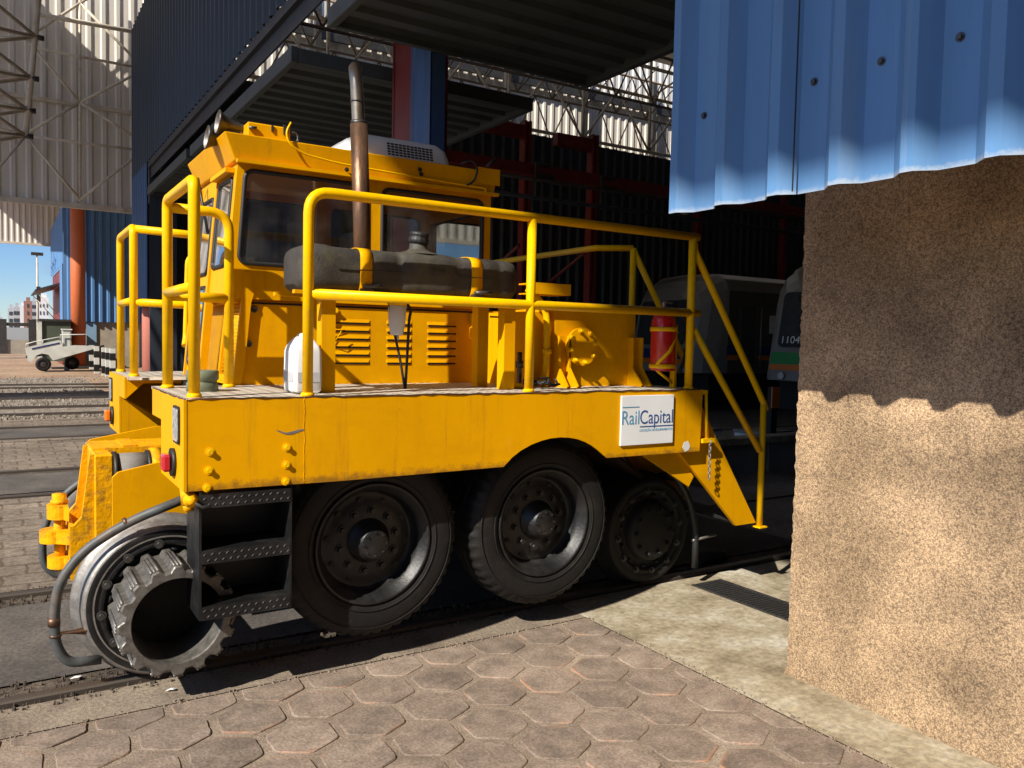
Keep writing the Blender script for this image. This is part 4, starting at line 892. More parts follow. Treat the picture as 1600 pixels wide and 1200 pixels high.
# --- handrails
RH = .0245
def rail(name, *paths, r=RH, fil=.09, m='yellow_pipe'):
    b = MB()
    for p in paths: b.tube(p, r, 14, fil)
    for p in paths:                                             # welded feet
        for e in (p[0], p[-1]):
            if abs(e[2]-ZD) < .02: b.lathe([(0, .0), (0, r*1.35), (.012, r*1.25), (.018, r*1.0)], (e[0], e[1], ZD+.003), axis=(0, 0, 1), n=14)
    return b.build(name, m, V)
z1, z2 = 2.275, 1.816
def post(x, y, z=z1): return [(x, y, ZD), (x, y, z)]
rail('side_handrail', [(1.163, 3.565, ZD), (1.163, 3.565, z1), (3.575, 3.565, z1)], [(1.175, 3.565, z2), (3.60, 3.565, z2)], post(2.365, 3.565, z1-.01), post(3.535, 3.565, z1-.012), fil=.10)
rail('side_handrail', [(1.45, mir(3.565), ZD), (1.45, mir(3.565), z1-.25)], [(1.45, mir(3.565), ZD+.2), (2.4, mir(3.565), ZD+.2)])
def hoop(Y):
    ya, yb = Y(3.635), Y(4.295)
    rail('front_handrail', [(.690, ya, ZD), (.690, ya, z1+.005), (.690, yb, z1+.005), (.690, yb, ZD)], [(.690, ya, z2+.01), (.690, yb, z2+.01)], fil=.055)
hoop(lambda y: y); hoop(mir)
rail('side_grab_rail', [(.70, 4.295, z1-.03), (.985, 4.295, z1-.03), (.985, 4.295, ZD)], [(.70, 4.295, z2-.005), (.975, 4.295, z2-.005)], fil=.10)
yb = mir(4.295)
rail('side_grab_rail', [(.70, yb, z1-.005), (1.33, yb, z1-.02)]); rail('side_grab_rail', [(.70, yb, z2-.0), (1.25, yb, z2-.01)])
rail('boarding_handle', [(.97, 5.42, 1.55), (.985, 5.46, 1.6), (1.0, 5.46, 2.13), (1.13, 5.44, 2.13), (1.13, 5.44, 1.9)], r=.017, fil=.07)
rail('rear_handrail', [(3.47, 5.9, z1), (3.455, 4.42, z1), (3.655, 4.25, z1)], [(3.47, 5.9, z2), (3.46, 5.3, z2)], r=.021, fil=.015)
# --- rear stairs
sa = rail('stair_handrail', [(3.548, 3.565, z1-.04), (3.555, 3.565, 2.19), (4.222, 3.565, 1.25), (4.242, 3.565, 1.205)], [(3.56, 3.565, 1.72), (4.20, 3.565, .935)], [(4.222, 3.565, 1.262), (4.222, 3.565, .432)], r=.021, fil=.0)
rail('stair_handrail', [(3.655, 4.25, ZD), (3.655, 4.25, z1)], [(3.66, 4.25, z1-.02), (4.23, 4.25, 1.42)], [(4.222, 4.25, 1.44), (4.222, 4.25, .45)], r=.021, fil=.0)
str_ = [(3.528, .974), (3.693, .964), (4.185, .455), (4.0, .472)]
sr = MB().xz([(3.55, 1.28), (3.64, 1.28), (4.20, .455), (4.01, .455), (3.45, 1.0)], 3.575, 3.600).build('stair_stringer', 'yellow', V)
MB().xz([(3.55, 1.28), (3.64, 1.28), (4.20, .455), (4.01, .455), (3.45, 1.0)], 4.22, 4.245).build('stair_stringer', 'yellow', V)
for i, zz in enumerate((1.13, .92, .71, .50)):
    x = 3.60+(1.28-zz)*.66; MB().box(x-.13, x+.06, 3.60, 4.22, zz-.02, zz).build('stair_tread', 'dark', V)
MB().xz([(3.2, .965), (3.5, .965), (3.64, .80), (3.60, .74)], 3.60, 3.612).build('stair_brace', 'yellow', V)
MB().box(4.19, 4.26, 3.53, 3.60, .425, .434).box(4.19, 4.26, 4.2, 4.27, .425, .434).split('stair_foot', 'yellow_pipe', V)
MB().add([(3.3, 4.0, .95), (3.3, 4.9, .95), (4.0, 4.9, .45), (4.0, 4.0, .45), (3.3, 4.0, .93), (3.3, 4.9, .93), (4.0, 4.9, .43), (4.0, 4.0, .43)], [(0, 1, 2, 3), (4, 5, 6, 7), (0, 1, 5, 4), (2, 3, 7, 6)]).build('rear_guard', 'brown', V)
# chain on the rear corner
m = MB().box(3.625, 3.67, YS+.002, YS+.03, ZD-.03, ZD-.005).cyl((3.665, YS+.01, ZD-.02), (3.680, YS+.01, 1.045), .010, n=10).box(3.63, 3.735, YS-.01, YS+.05, 1.02, 1.045)
ch = m.build('chain_bracket', 'yellow_pipe', V); m = MB(); z = 1.035; k = 0
while z > .80:
    o = Vector((3.690, YS-.012, z-.014)); u = Vector((1, 0, 0)) if k % 2 else Vector((0, 1, 0))
    m.tube([o+u*(.0085*math.cos(t*.7854))+Vector((0, 0, .015*math.sin(t*.7854))) for t in range(8)], .0032, 6, closed=True); z -= .022; k += 1
m.build('chain', 'steel', ch)
# --- hood with louvres
hd = MB().xz([(1.075, ZD), (1.075, 1.40), (1.125, 1.812), (2.735, 1.812), (2.735, ZD)], 4.468, 5.342); hd.build('hood', 'yellow', V)
hood = V.children[-1] if False else bpy.data.objects['hood']
lv = MB(); sl_ = MB()
for xa, xb in ((1.552, 1.832), (1.935, 2.103), (2.205, 2.412)):
    for k in range(6):
        z = 1.712-k*.0465
        lv.add([(xa, 4.468, z+.020), (xb, 4.468, z+.020), (xb-.012, 4.461, z), (xa+.012, 4.461, z), (xa, 4.468, z-.002), (xb, 4.468, z-.002)], [(0, 1, 2, 3), (3, 2, 5, 4), (0, 3, 4), (1, 5, 2)])
        sl_.box(xa+.006, xb-.006, 4.4635, 4.4675, z-.0105, z-.001)
lv.split('louvre', 'yellow', hood); sl_.split('louvre_slot', 'dark', hood)
MB().box(1.13, 2.70, 4.462, 4.467, 1.795, 1.806).build('door_seam', 'dark', hood)
for x in (1.58, 2.52):
    m = MB().box(x-.012, x+.012, 4.44, 4.467, 1.72, 1.79).hexbolt((x+.035, 4.466, 1.775), (0, -1, 0), .012, .02).tube([(x+.02, 4.43, 1.73), (x-.035, 4.43, 1.70), (x-.04, 4.43, 1.64), (x+.03, 4.43, 1.61), (x+.06, 4.43, 1.66)], .003, 6); m.build('hood_latch', 'yellow_pipe', hood)
m = MB()
for px, py in ((397, 483), (388, 537)):
    p = at(px, py, y=4.467); m.lathe([(0, .0), (-.01, .012), (-.012, .018), (0, .020)], (p.x, 4.467, p.z), n=16)
m.split('hood_knob', 'dsteel', hood)
# cowl with wire mesh at the front of the hood
cow = MB().prism([(4.468, ZD), (4.468, 1.80), (4.452, 1.94), (4.455, 1.965), (4.86, 1.965), (4.86, ZD)], [[(4.50, 1.42), (4.482, 1.70), (4.495, 1.85), (4.54, 1.87), (4.82, 1.87), (4.82, 1.40), (4.52, 1.40)]], lambda a, c, d: (1.045+(c-ZD)*.105+d, a, c), 0, .02).build('radiator_cowl', 'yellow', V)
MB().prism([(4.47, ZD), (4.47, 1.95), (4.85, 1.95), (4.85, ZD)], [], lambda a, c, d: (1.045+(c-ZD)*.105+d, a, c), .035, .04).build('radiator_core', 'grille', cow)
m = MB()
for k in range(17):
    y = 4.49+k*.0205; m.tube([(1.052+(c-ZD)*.105+.008, y, c) for c in (1.40, 1.88)], .0036, 5)
for k in range(24):
    c = 1.405+k*.020; m.tube([(1.052+(c-ZD)*.105+.008, 4.485, c), (1.052+(c-ZD)*.105+.008, 4.825, c)], .0036, 5)
m.build('wire_mesh', 'yellow_worn', cow)
MB().xz([(1.04, ZD), (1.10, 1.965), (1.135, 1.965), (1.15, 1.85), (1.135, 1.80), (1.10, 1.45), (1.08, ZD)], 4.442, 4.467).build('cowl_edge', 'yellow', cow)
# --- cab
cab = MB(); xf = lambda z: 1.000+.09*(z-1.82)
yn, yf = 4.45, 5.36
w1 = rrect(1.070, 1.790, 2.012, 2.506, .045, lean=.07); w2 = rrect(1.893, 2.570, 2.012, 2.500, .045, lean=0)
w1 = [(a if a > 1.45 or True else a, c_) for a, c_ in w1]
w1 = [(min(a, 1.790) if a > 1.5 else a, c_) for a, c_ in w1]
side = [(xf(1.82), 1.82), (2.632, 1.82), (2.632, 2.545), (xf(2.545), 2.545)]
cab.xz(side, yn, yn+.03, holes=[w1, w2])
cab.xz(side, yf-.03, yf, holes=[w1, w2])
fn = lambda a, c_, d: (xf(c_)+d, a, c_)
fw1, fw2, fw3, fw4 = rrect(4.52, 4.83, 2.00, 2.47, .035), rrect(4.95, 5.28, 1.98, 2.42, .05), rrect(4.95, 5.28, 1.44, 1.90, .05), rrect(4.87, 4.90, 1.44, 1.9, .01)
cab.prism([(yn+.03, 1.82), (yn+.03, 2.545), (yf-.03, 2.545), (yf-.03, ZD), (4.862, ZD), (4.862, 1.82)], [fw1, fw2, fw3], fn, 0, .03)
bw = rrect(4.53, 5.28, 2.0, 2.45, .05); cab.yz([(yn+.03, 1.82), (yn+.03, 2.545), (yf-.03, 2.545), (yf-.03, 1.82)], 2.60, 2.632, holes=[bw])
cab.box(1.05, 2.6, yn+.03, yf-.03, 1.80, 1.82)
cabo = cab.build('cab', 'yellow', V)
def gasket(loop, fn3, parent, nm='window'):
    pts = [Vector(fn3(a, c_)) for a, c_ in loop]
    o = MB().tube(pts, .0125, 8, closed=True).build(nm, 'black_rubber', parent)
    MB().add(pts, [tuple(range(len(pts)))]).build('pane', 'glass', o); return o
for lp in (w1, w2):
    gasket(lp, lambda a, c_: (a, yn-.001, c_), cabo); gasket(lp, lambda a, c_: (a, yf+.001, c_), cabo)
for lp in (fw1, fw2, fw3): gasket(lp, lambda a, c_: (xf(c_)-.001, a, c_), cabo)
gasket(bw, lambda a, c_: (2.633, a, c_), cabo)
m = MB()
for lo, hi in ((4.865, 4.905), (5.315, 5.345)): m.prism([(lo, 1.37), (lo, 2.52), (hi, 2.52), (hi, 1.37)], [], fn, -.012, -.001)
m.split('door_frame', 'yellow', cabo)
MB().prism([(4.50, 2.495), (4.50, 2.52), (4.87, 2.52), (4.87, 2.495)], [], lambda a, c_, d: (xf(c_)+d, a, c_), -.05, -.001).build('door_drip', 'yellow', cabo)
# sloping roof fascia with a flat top
m = MB(); lo = [(1.045, yn-.022), (2.64, yn-.022), (2.64, yf+.022), (1.045, yf+.022)]; hi = [(.985, yn-.045), (2.655, yn-.045), (2.655, yf+.045), (.985, yf+.045)]
m.add([(a, c_, 2.545) for a, c_ in lo]+[(a, c_, 2.685) for a, c_ in hi], [(i, (i+1) % 4, 4+(i+1) % 4, 4+i) for i in range(4)]+[(0, 1, 2, 3), (4, 5, 6, 7)])
rf = m.build('cab_roof', 'yellow', cabo, bevel=.006)
MB().box(1.05, 2.66, yn-.055, yn-.02, 2.535, 2.553).build('drip_rail', 'yellow', cabo)
MB().box(2.50, 2.665, yn-.052, yn-.046, 2.60, 2.70).build('rear_flap', 'yellow', cabo)
MB().tube([(1.33, 4.39, 2.78), (1.30, 4.385, 2.72), (1.32, 4.38, 2.66), (1.40, 4.385, 2.62), (1.6, 4.39, 2.598), (1.9, 4.392, 2.588), (2.2, 4.393, 2.58), (2.56, 4.394, 2.572), (2.56, 4.40, 2.55)], .0055, 7, fil=.05).build('roof_cable', 'yellow_pipe', cabo)
MB().tube([(2.38, 4.39, 2.7), (2.45, 4.37, 2.73), (2.49, 4.37, 2.68), (2.47, 4.385, 2.60), (2.42, 4.39, 2.575)], .007, 7, fil=.03).tube([(2.55, 4.38, 2.70), (2.63, 4.38, 2.77)], .010, 7).build('flex_lead', 'black_rubber', cabo)
m = MB()
for x, z in ((2.105, 2.63), (2.115, 2.605), (1.65, 2.57)): m.hexbolt((x, 4.395, z), (0, -1, 0), .008, .012)
m.split('cable_clip', 'black_rubber', cabo)
MB().tube([(.985, 5.22, 2.52), (1.0, 5.16, 2.56), (1.03, 5.02, 2.22)], .009, 7).build('wiper', 'black', cabo)
MB().box(1.6, 1.95, 4.8, 5.2, 1.82, 2.0).box(1.9, 2.0, 4.75, 5.2, 1.9, 2.30).build('driver_seat', 'black', cabo)
MB().box(1.12, 1.4, 4.6, 5.2, 1.82, 2.06).build('dashboard', 'cabin', cabo)
# horn box and horns
hb = MB().bbox(1.115, 1.345, 4.45, 4.60, 2.686, 2.765, .006).build('horn_box', 'yellow', cabo)
for (px, py, y, L_) in ((339, 190, 4.55, .27), (322, 214, 4.64, .30)):
    p = at(px, py, y=y); MB().lathe([(0, .060), (.004, .066), (.012, .060), (.03, .047), (.06, .034), (.12, .022), (.2, .016), (L_+.08, .012), (L_+.08, 0)], p, axis=(1, 0, -.10), n=28).build('horn', 'dsteel', cabo)
    MB().lathe([(.001, .060), (.02, .045), (.05, .03), (.051, 0)], p, axis=(1, 0, -.10), n=28).build('horn_mouth', 'steel', cabo)
MB().tube([(1.12, 4.44, 2.73), (1.16, 4.44, 2.735)], .008, 8).box(1.24, 1.25, 4.44, 4.45, 2.73, 2.765).box(1.305, 1.325, 4.438, 4.45, 2.725, 2.775).tube([(1.345, 4.46, 2.745), (1.39, 4.46, 2.745), (1.39, 4.46, 2.695), (1.345, 4.46, 2.695)], .006, 7, fil=.02).build('horn_fittings', 'dsteel', hb)
# roof air conditioner
m = MB(); ax0, ax1, ay0, ay1 = 1.70, 2.42, 4.58, 5.25
sec = [(2.686, 0), (2.73, .0), (2.81, .02), (2.85, .06), (2.868, .13)]; lps = []
for z, i in sec: lps.append([(a, c_, z) for a, c_ in rrect(ax0+i*2.2, ax1-i*.9, ay0+i, ay1-i, .06)])
n_ = len(lps[0]); m.add([p for l_ in lps for p in l_], [(q*n_+k, q*n_+(k+1) % n_, (q+1)*n_+(k+1) % n_, (q+1)*n_+k) for q in range(len(lps)-1) for k in range(n_)]+[tuple((len(lps)-1)*n_+k for k in range(n_))], True)
ac = m.build('roof_air_conditioner', 'white', cabo); m = MB()
for i in range(12):
    for j in range(5):
        x = 1.98+i*.026; z = 2.735+j*.0165; m.box(x, x+.018, 4.577+max(0, (z-2.73))*.25, 4.63, z, z+.009)
m.build('vent_slots', 'dark', ac)
MB().xy([(1.63, 4.64), (1.71, 4.62), (1.71, 5.2), (1.63, 5.1)], 2.69, 2.72).build('nose_flap', 'white', ac)
# --- exhaust
ex = MB().tube([(1.645, 4.12, 1.9), (1.632, 4.12, 2.3), (1.612, 4.12, 2.757)], .046, 28).lathe([(0, .046), (.0, .034)], (1.612, 4.12, 2.757), axis=(0, 0, 1), n=28).build('exhaust_stack', 'rusty', V)
MB().tube([(1.612, 4.12, 2.74), (1.604, 4.12, 2.86), (1.596, 4.12, 2.98), (1.598, 4.15, 3.05), (1.63, 4.22, 3.085), (1.66, 4.30, 3.09)], .034, 24, fil=.05, cap=False).build('exhaust_tip', 'chrome', ex)
MB().lathe([(.0, .037), (.0, .043), (.022, .043), (.022, .037)], (1.612, 4.12, 2.752), axis=(-.02, 0, 1), n=28).lathe([(0, .037), (.0, .0385), (.008, .0385), (.008, .037)], (1.604, 4.12, 2.87), axis=(0, 0, 1), n=28).split('clamp', 'dsteel', ex)
# --- fuel tank on its stand
def tank():
    m = MB(); N = 40; secs = [(1.108, .55, .50), (1.112, .74, .70), (1.125, .86, .84), (1.15, .95, .95), (1.19, 1, 1.04), (1.25, 1, 1.07), (1.30, 1, 1.05), (1.34, .98, 1), (1.40, .97, .98), (1.455, .97, .98), (1.47, .965, .965), (1.535, .965, .965), (1.55, .975, .985), (1.66, .975, .985), (1.668, .955, .97), (1.695, .955, .97), (1.702, .99, 1.0), (1.78, 1.0, 1.03), (1.84, 1.0, 1.05), (1.93, 1.0, 1.05), (1.99, 1.0, 1.0), (2.005, .965, .97), (2.045, .965, .97), (2.05, .975, .98), (2.09, .97, .975), (2.16, .97, .975), (2.17, .98, .985), (2.25, .98, .985), (2.256, .962, .97), (2.285, .962, .97), (2.292, .98, .985), (2.34, .97, .97), (2.375, .90, .90), (2.395, .78, .76), (2.402, .55, .5)]
    hy, hz, cy, cz = .182, .112, 3.900, 1.953
    for x, fy, fz in secs:
        x = 1.34-(1.34-x)*.66 if x < 1.34 else x
        for k in range(N):
            t = 2*math.pi*k/N; c_, s_ = math.cos(t), math.sin(t); e = .42
            m.v.append(Vector((x, cy+hy*fy*math.copysign(abs(c_)**e, c_), cz+hz*fz*math.copysign(abs(s_)**e, s_)-(hz*(fz-1)*.5 if fz > 1 else 0)*0)))
    for i in range(len(secs)-1):
        for k in range(N): m.f.append((i*N+k, i*N+(k+1) % N, (i+1)*N+(k+1) % N, (i+1)*N+k)); m.sm.append(True)
    m.f += [tuple(range(N)), tuple((len(secs)-1)*N+k for k in range(N))]; m.sm += [True]*2
    t = m.build('fuel_tank', 'tank', V)
    MB().box(1.36, 2.24, 3.7165, 3.7235, 1.951, 1.9545).build('mould_line', 'tank', t)
    nk = MB().lathe([(0, .125), (.010, .105), (.022, .062), (.035, .047), (.062, .045)], (1.845, 3.86, 2.06), axis=(0, 0, 1), n=28); nk.build('filler_neck', 'tank', t)
    cp = MB().lathe([(0, .0), (0, .046), (.012, .053), (.03, .053), (.034, .047), (.042, .047), (.046, .050), (.06, .048), (.066, .03), (.068, 0)], (1.845, 3.86, 2.118), axis=(.08, -.1, 1), n=36, mod=lambda i, k, r, th: r*(1+(.04 if k % 3 == 0 else 0))); cp.build('filler_cap', 'black_rubber', t)
    for xa, xb in ((1.472, 1.533), (2.093, 2.158)):
        s = MB(); lp = []
        for k in range(N): 
            tt = 2*math.pi*k/N; c_, s_ = math.cos(tt), math.sin(tt); e = .42
            lp.append((cy+(hy*.965+.004)*math.copysign(abs(c_)**e, c_), cz+(hz*.975+.004)*math.copysign(abs(s_)**e, s_)))
        s.add([(xa, a, c_) for a, c_ in lp]+[(xb, a, c_) for a, c_ in lp], [(k, (k+1) % N, N+(k+1) % N, N+k) for k in range(N)], True)
        sb = s.build('strap', 'yellow', t, solid=.004)
        MB().tube([(xa+.01, 3.70, 1.872), (xb+.045, 3.70, 1.878)], .010, 8).box(xa, xb, 3.70, 3.73, 1.835, 1.862).build('strap_bolt', 'dsteel', sb)
    text('embossed_lettering', 'Bepo', 'tank', t, .040, side_text(1.853, 3.7165, 1.968), .003, .082)
tank()
stand = MB().box(1.15, 2.42, 3.72, 3.76, 1.825, 1.842).box(1.15, 2.42, 4.04, 4.08, 1.825, 1.842)
stand.split('tank_shelf', 'yellow', V)
for (x, y) in ((1.330, 3.80), (2.365, 3.80), (2.37, 4.10), (1.36, 4.10)):
    MB().box(x-.035, x+.035, y-.035, y+.035, ZD, 1.824).build('stand_leg', 'yellow', V)

f = MB().lathe([(0, .0), (0, .030), (.008, .034), (.06, .044), (.15, .048), (.155, .044), (.155, 0)], (1.735, 3.87, 1.640), axis=(0, 0, 1), n=28).cyl((1.735, 3.87, 1.615), (1.735, 3.87, 1.64), .012, n=10)
fo = f.build('fuel_filter', 'white', V); MB().cyl((1.735, 3.87, 1.795), (1.735, 3.87, 1.824), .05, n=24).build('filter_head', 'yellow_pipe', fo)
MB().tube([(1.69, 3.87, 1.81), (1.70, 3.86, 1.72), (1.75, 3.85, 1.50), (1.775, 3.85, 1.36)], .007, 8, fil=.05).tube([(1.79, 3.87, 1.81), (1.815, 3.87, 1.77), (1.80, 3.86, 1.73), (1.785, 3.85, 1.5), (1.778, 3.85, 1.36)], .008, 8, fil=.04).build('fuel_line', 'black_rubber', fo)
m = MB()
for i in range(5):
    for j in range(2): m.box(1.709+j*.022, 1.719+j*.022, 3.8225, 3.8232, 1.70+i*.014, 1.704+i*.014)
MB().box(2.38, 2.55, 4.0, 4.01, 1.755, 1.765).build('stand_tie', 'dsteel', V)
# --- rear oil box with round cover
bx = MB().box(2.80, 3.43, 3.95, 5.3, ZD, 1.825).build('oil_box', 'yellow', V)
cv = MB().cyl((2.972, 3.90, 1.597), (2.972, 3.918, 1.597), .116, n=44); cvo = cv.build('round_cover', 'yellow', bx)
m = MB()
for k in range(8):
    a = k*math.pi/4+.2; m.hexbolt((2.972+.097*math.cos(a), 3.90, 1.597+.097*math.sin(a)), (0, -1, 0), .010, .022)
m.cyl((2.972, 3.918, 1.597), (2.972, 3.951, 1.597), .09, n=30); m.build('cover_bolts', 'yellow_pipe', cvo)
for x in (2.80, 3.375):
    m = MB().add([(x, 3.949, ZD), (x, 3.949, 1.66), (x+.012, 3.949, 1.66), (x+.012, 3.949, ZD), (x, 3.80, ZD), (x, 3.90, 1.47), (x, 3.90, 1.66), (x+.012, 3.90, 1.66), (x+.012, 3.90, 1.47), (x+.012, 3.80, ZD)], [(0, 1, 6, 5, 4), (3, 9, 8, 7, 2), (1, 2, 7, 6), (6, 7, 8, 5), (5, 8, 9, 4)]).box(x+.012, x+.075, 3.93, 3.949, ZD, 1.66)
    m.add([(x+.075, 3.949, ZD), (x+.075, 3.949, 1.66), (x+.087, 3.949, 1.66), (x+.087, 3.949, ZD), (x+.075, 3.80, ZD), (x+.075, 3.90, 1.47), (x+.075, 3.90, 1.66), (x+.087, 3.90, 1.66), (x+.087, 3.90, 1.47), (x+.087, 3.80, ZD)], [(0, 1, 6, 5, 4), (3, 9, 8, 7, 2), (1, 2, 7, 6), (6, 7, 8, 5), (5, 8, 9, 4)])
    m.build('angle_bracket', 'yellow', bx)
MB().cyl((3.2, 4.0, 1.825), (3.2, 4.0, 1.85), .03, n=18).build('breather_cap', 'steel', bx)
m = MB(); X0, X1 = 2.60, 2.86
m.box(X0, X1, 3.88, 3.886, 1.90, 1.965).box(X0, X1, 3.886, 4.05, 1.957, 1.965).box(X0, X1, 3.886, 4.05, 1.90, 1.907); m.build('channel_bracket', 'yellow', bx)
MB().tube([(2.60, 3.95, 1.93), (2.70, 3.95, 1.85), (2.74, 3.95, 1.78), (2.745, 3.95, 1.52), (2.735, 3.95, ZD)], .021, 12, fil=.05).lathe([(0, .021), (0, .03), (.03, .03), (.03, .021)], (2.745, 3.95, 1.55), axis=(0, 0, 1), n=16).build('vent_pipe', 'yellow_pipe', bx)
MB().box(2.62, 2.80, 4.0, 4.45, ZD, 1.80).build('side_box', 'yellow', bx)
MB().cyl((2.52, 3.90, 1.37), (2.52, 3.90, 1.56), .014, n=10).cyl((2.52, 3.90, 1.47), (2.52, 3.90, 1.51), .022, n=10).build('drain_valve', 'dsteel', V)
m = MB(); rn = random.Random(4)
for k in range(6):
    c0 = Vector((2.56+k*.03, 3.86+rn.uniform(-.03, .03), ZD+.03)); m.tube([c0+Vector((rn.uniform(-.06, .06), rn.uniform(-.04, .04), rn.uniform(-.012, .03))) for _ in range(6)], .007, 6, fil=.03)
m.build('loose_cable', 'black_rubber', V)
MB().tube([(2.44, 3.86, ZD+.018), (2.56, 3.84, ZD+.018)], .016, 10).build('cable_plug', 'yellow_pipe', V)
# filler lid on the near front corner
MB().lathe([(0, .0), (0, .072), (.04, .072), (.044, .066), (.05, .066), (.058, .074), (.098, .074), (.10, .07), (.10, 0)], (.80, 4.02, ZD+.003), axis=(0, 0, 1), n=32).build('filler_lid', 'greenlid', V)
# --- coupler group at the front
cp = MB().xz([(.449, .66), (.449, .905), (.475, .93), (.80, .995), (.97, .995), (.97, .64), (.86, .635), (.50, .612)], 4.385, 4.41)
cpo = cp.build('coupler_cheek', 'yellow', V)
MB().xz([(.410, .70), (.410, .955), (.435, .98), (.80, 1.045), (.97, 1.045), (.97, .64), (.86, .635), (.50, .612)], 5.40, 5.425).build('coupler_cheek', 'yellow', V)
hd_ = MB().bbox(.392, .482, 4.66, 5.15, .355, .985, .008)
for y in (4.70, 5.09): hd_.xz([(.391, .985), (.375, .985), (.335, .66), (.30, .62), (.283, .615), (.283, .335), (.391, .335)], y-.022, y+.022)
hd_.box(.283, .30, 4.70, 5.09, .335, .615)
hdo = hd_.build('draft_head', 'yellow_worn', V)
MB().box(.40, .97, 4.84, 5.2, .975, .995).box(.55, .62, 4.86, 5.18, .996, 1.004).build('draft_top_plate', 'yellow_worn', V)
cu = MB().cyl((.49, 4.72, .875), (.66, 4.72, .875), .105, n=36).build('rubber_buffer', 'greyband', V)
MB().cyl((.483, 4.72, .875), (.503, 4.72, .875), .116, n=36).cyl((.648, 4.72, .875), (.664, 4.72, .875), .116, n=36).split('buffer_disc', 'black_rubber', cu)
MB().cyl((.666, 4.72, .875), (.72, 4.72, .875), .126, n=36).box(.72, .96, 4.62, 4.85, .76, .975).build('buffer_seat', 'yellow_worn', V)
def lug(z0, z1_, xl):
    pts = [(.282, 4.77), (.282, 5.03)]+[(xl+.07-.075*math.sin(R(a)), 4.90+.075*math.cos(R(a))) for a in range(0, 181, 15)]
    return MB().xy(pts, z0, z1_)
for z0, z1_, xl in ((.625, .70, .19), (.50, .565, .155), (.36, .42, .19)): lug(z0, z1_, xl).build('hitch_lug', 'yellow_worn', hdo)
MB().cyl((.245, 4.90, .34), (.245, 4.90, .73), .028, n=18).lathe([(0, 0), (0, .042), (.012, .046), (.022, .042), (.022, .036), (.055, .036), (.055, 0)], (.245, 4.90, .70), axis=(0, 0, 1), n=6).build('hitch_pin', 'yellow_worn', hdo)
def hose(pts, nm='brake_hose'):
    h = MB().tube([pts[0]]+pts[1:], .0215, 14, fil=.13).build(nm, 'hose', V); return h
hp = [(.70, 3.90, .865), (.47, 3.98, .765), (.29, 4.0, .65), (.195, 4.0, .52), (.175, 4.0, .38), (.18, 4.0, .24), (.225, 4.0, .15), (.36, 4.0, .142)]
h1 = hose(hp)
m = MB()
for p, q in (((.47, 3.98, .765), (.455, 3.981, .757)), ((.175, 4.0, .365), (.175, 4.0, .33)), ((.18, 4.0, .29), (.18, 4.0, .28))): m.tube([p, q], .0255, 14)
m.box(.19, .30, 3.985, 4.015, .288, .293).add([(.205, 4.0, .288), (.33, 4.0, .31), (.33, 4.0, .26), (.205, 4.02, .285)], [(0, 1, 2), (0, 3, 1)]); m.split('hose_clamp', 'rusty', h1)
hose([(.43, 5.40, .76), (.30, 5.42, .66), (.205, 5.42, .52), (.18, 5.42, .38), (.185, 5.42, .25), (.25, 5.42, .17), (.36, 5.42, .165)])
# rear running gear bits
MB().tube([(3.55, 3.86, .86), (3.72, 3.85, .78), (3.86, 3.85, .60), (3.93, 3.85, .38), (3.93, 3.85, .12)], .022, 10, fil=.1).build('rear_hose', 'black_rubber', V)
MB().tube([(3.90, 3.85, .31), (4.1, 3.83, .33)], .010, 8).build('rear_cock', 'steel', V)
# ================================================================ things standing on the shunter
j = empty('jerry_can', (1.235, 3.77, ZD+.003), 'white plastic jerry can with a grey label standing on the front deck', 'jerry can')
m = MB(); secs = []
for z, a0, a1, b_ in ((.005, .060, .060, .085), (.015, .068, .068, .092), (.10, .070, .070, .094), (.20, .068, .068, .092), (.225, .060, .060, .085), (.262, .035, .035, .05), (.27, .025, .025, .03)):
    secs.append([(1.215+(a0 if p[0] > 0 else a1)*p[0], 3.80+b_*p[1], ZD+.003+z) for p in rrect(-1, 1, -1, 1, .3)])
n_ = len(secs[0]); m.add([p for s in secs for p in s], [(q*n_+k, q*n_+(k+1) % n_, (q+1)*n_+(k+1) % n_, (q+1)*n_+k) for q in range(len(secs)-1) for k in range(n_)]+[tuple(range(n_)), tuple((len(secs)-1)*n_+k for k in range(n_))], True)
m.build('body', 'white', j)
MB().box(1.162, 1.268, 3.7035, 3.7065, ZD+.06, ZD+.105).box(1.1435, 1.146, 3.73, 3.87, ZD+.06, ZD+.105).build('label_band', 'bldgr', j)
MB().cyl((1.215, 3.76, ZD+.25), (1.215, 3.76, ZD+.285), .022, n=16).tube([(1.215, 3.79, ZD+.255), (1.215, 3.80, ZD+.28), (1.215, 3.87, ZD+.275), (1.215, 3.88, ZD+.23)], .011, 8, fil=.02).build('cap_and_handle', 'white', j)
e = empty('fire_extinguisher', (3.425, 3.68, 1.46), 'red fire extinguisher strapped in a yellow bracket by the rear steps', 'extinguisher')
ey, exx = 3.68, 3.425
MB().lathe([(0, 0), (0, .068), (.008, .076), (.30, .076), (.33, .066), (.35, .04), (.36, .02), (.385, .02), (.385, 0)], (exx, ey, 1.46), axis=(0, 0, 1), n=36).build('cylinder', 'red', e)
MB().cyl((exx, ey, 1.845), (exx, ey, 1.885), .014, n=14).box(exx-.01, exx+.06, ey-.008, ey+.008, 1.87, 1.882).build('valve', 'steel', e)
MB().tube([(exx+.02, ey, 1.86), (exx+.16, ey-.02, 1.80), (exx+.19, ey-.02, 1.66), (exx+.16, ey-.02, 1.52), (exx+.12, ey-.02, 1.44)], .011, 10, fil=.09).build('discharge_hose', 'black_rubber', e)
k = MB().lathe([(0, .079), (0, .083), (.026, .083), (.026, .079)], (exx, ey, 1.475), axis=(0, 0, 1), n=36).lathe([(0, .079), (0, .083), (.026, .083), (.026, .079)], (exx, ey, 1.70), axis=(0, 0, 1), n=36)
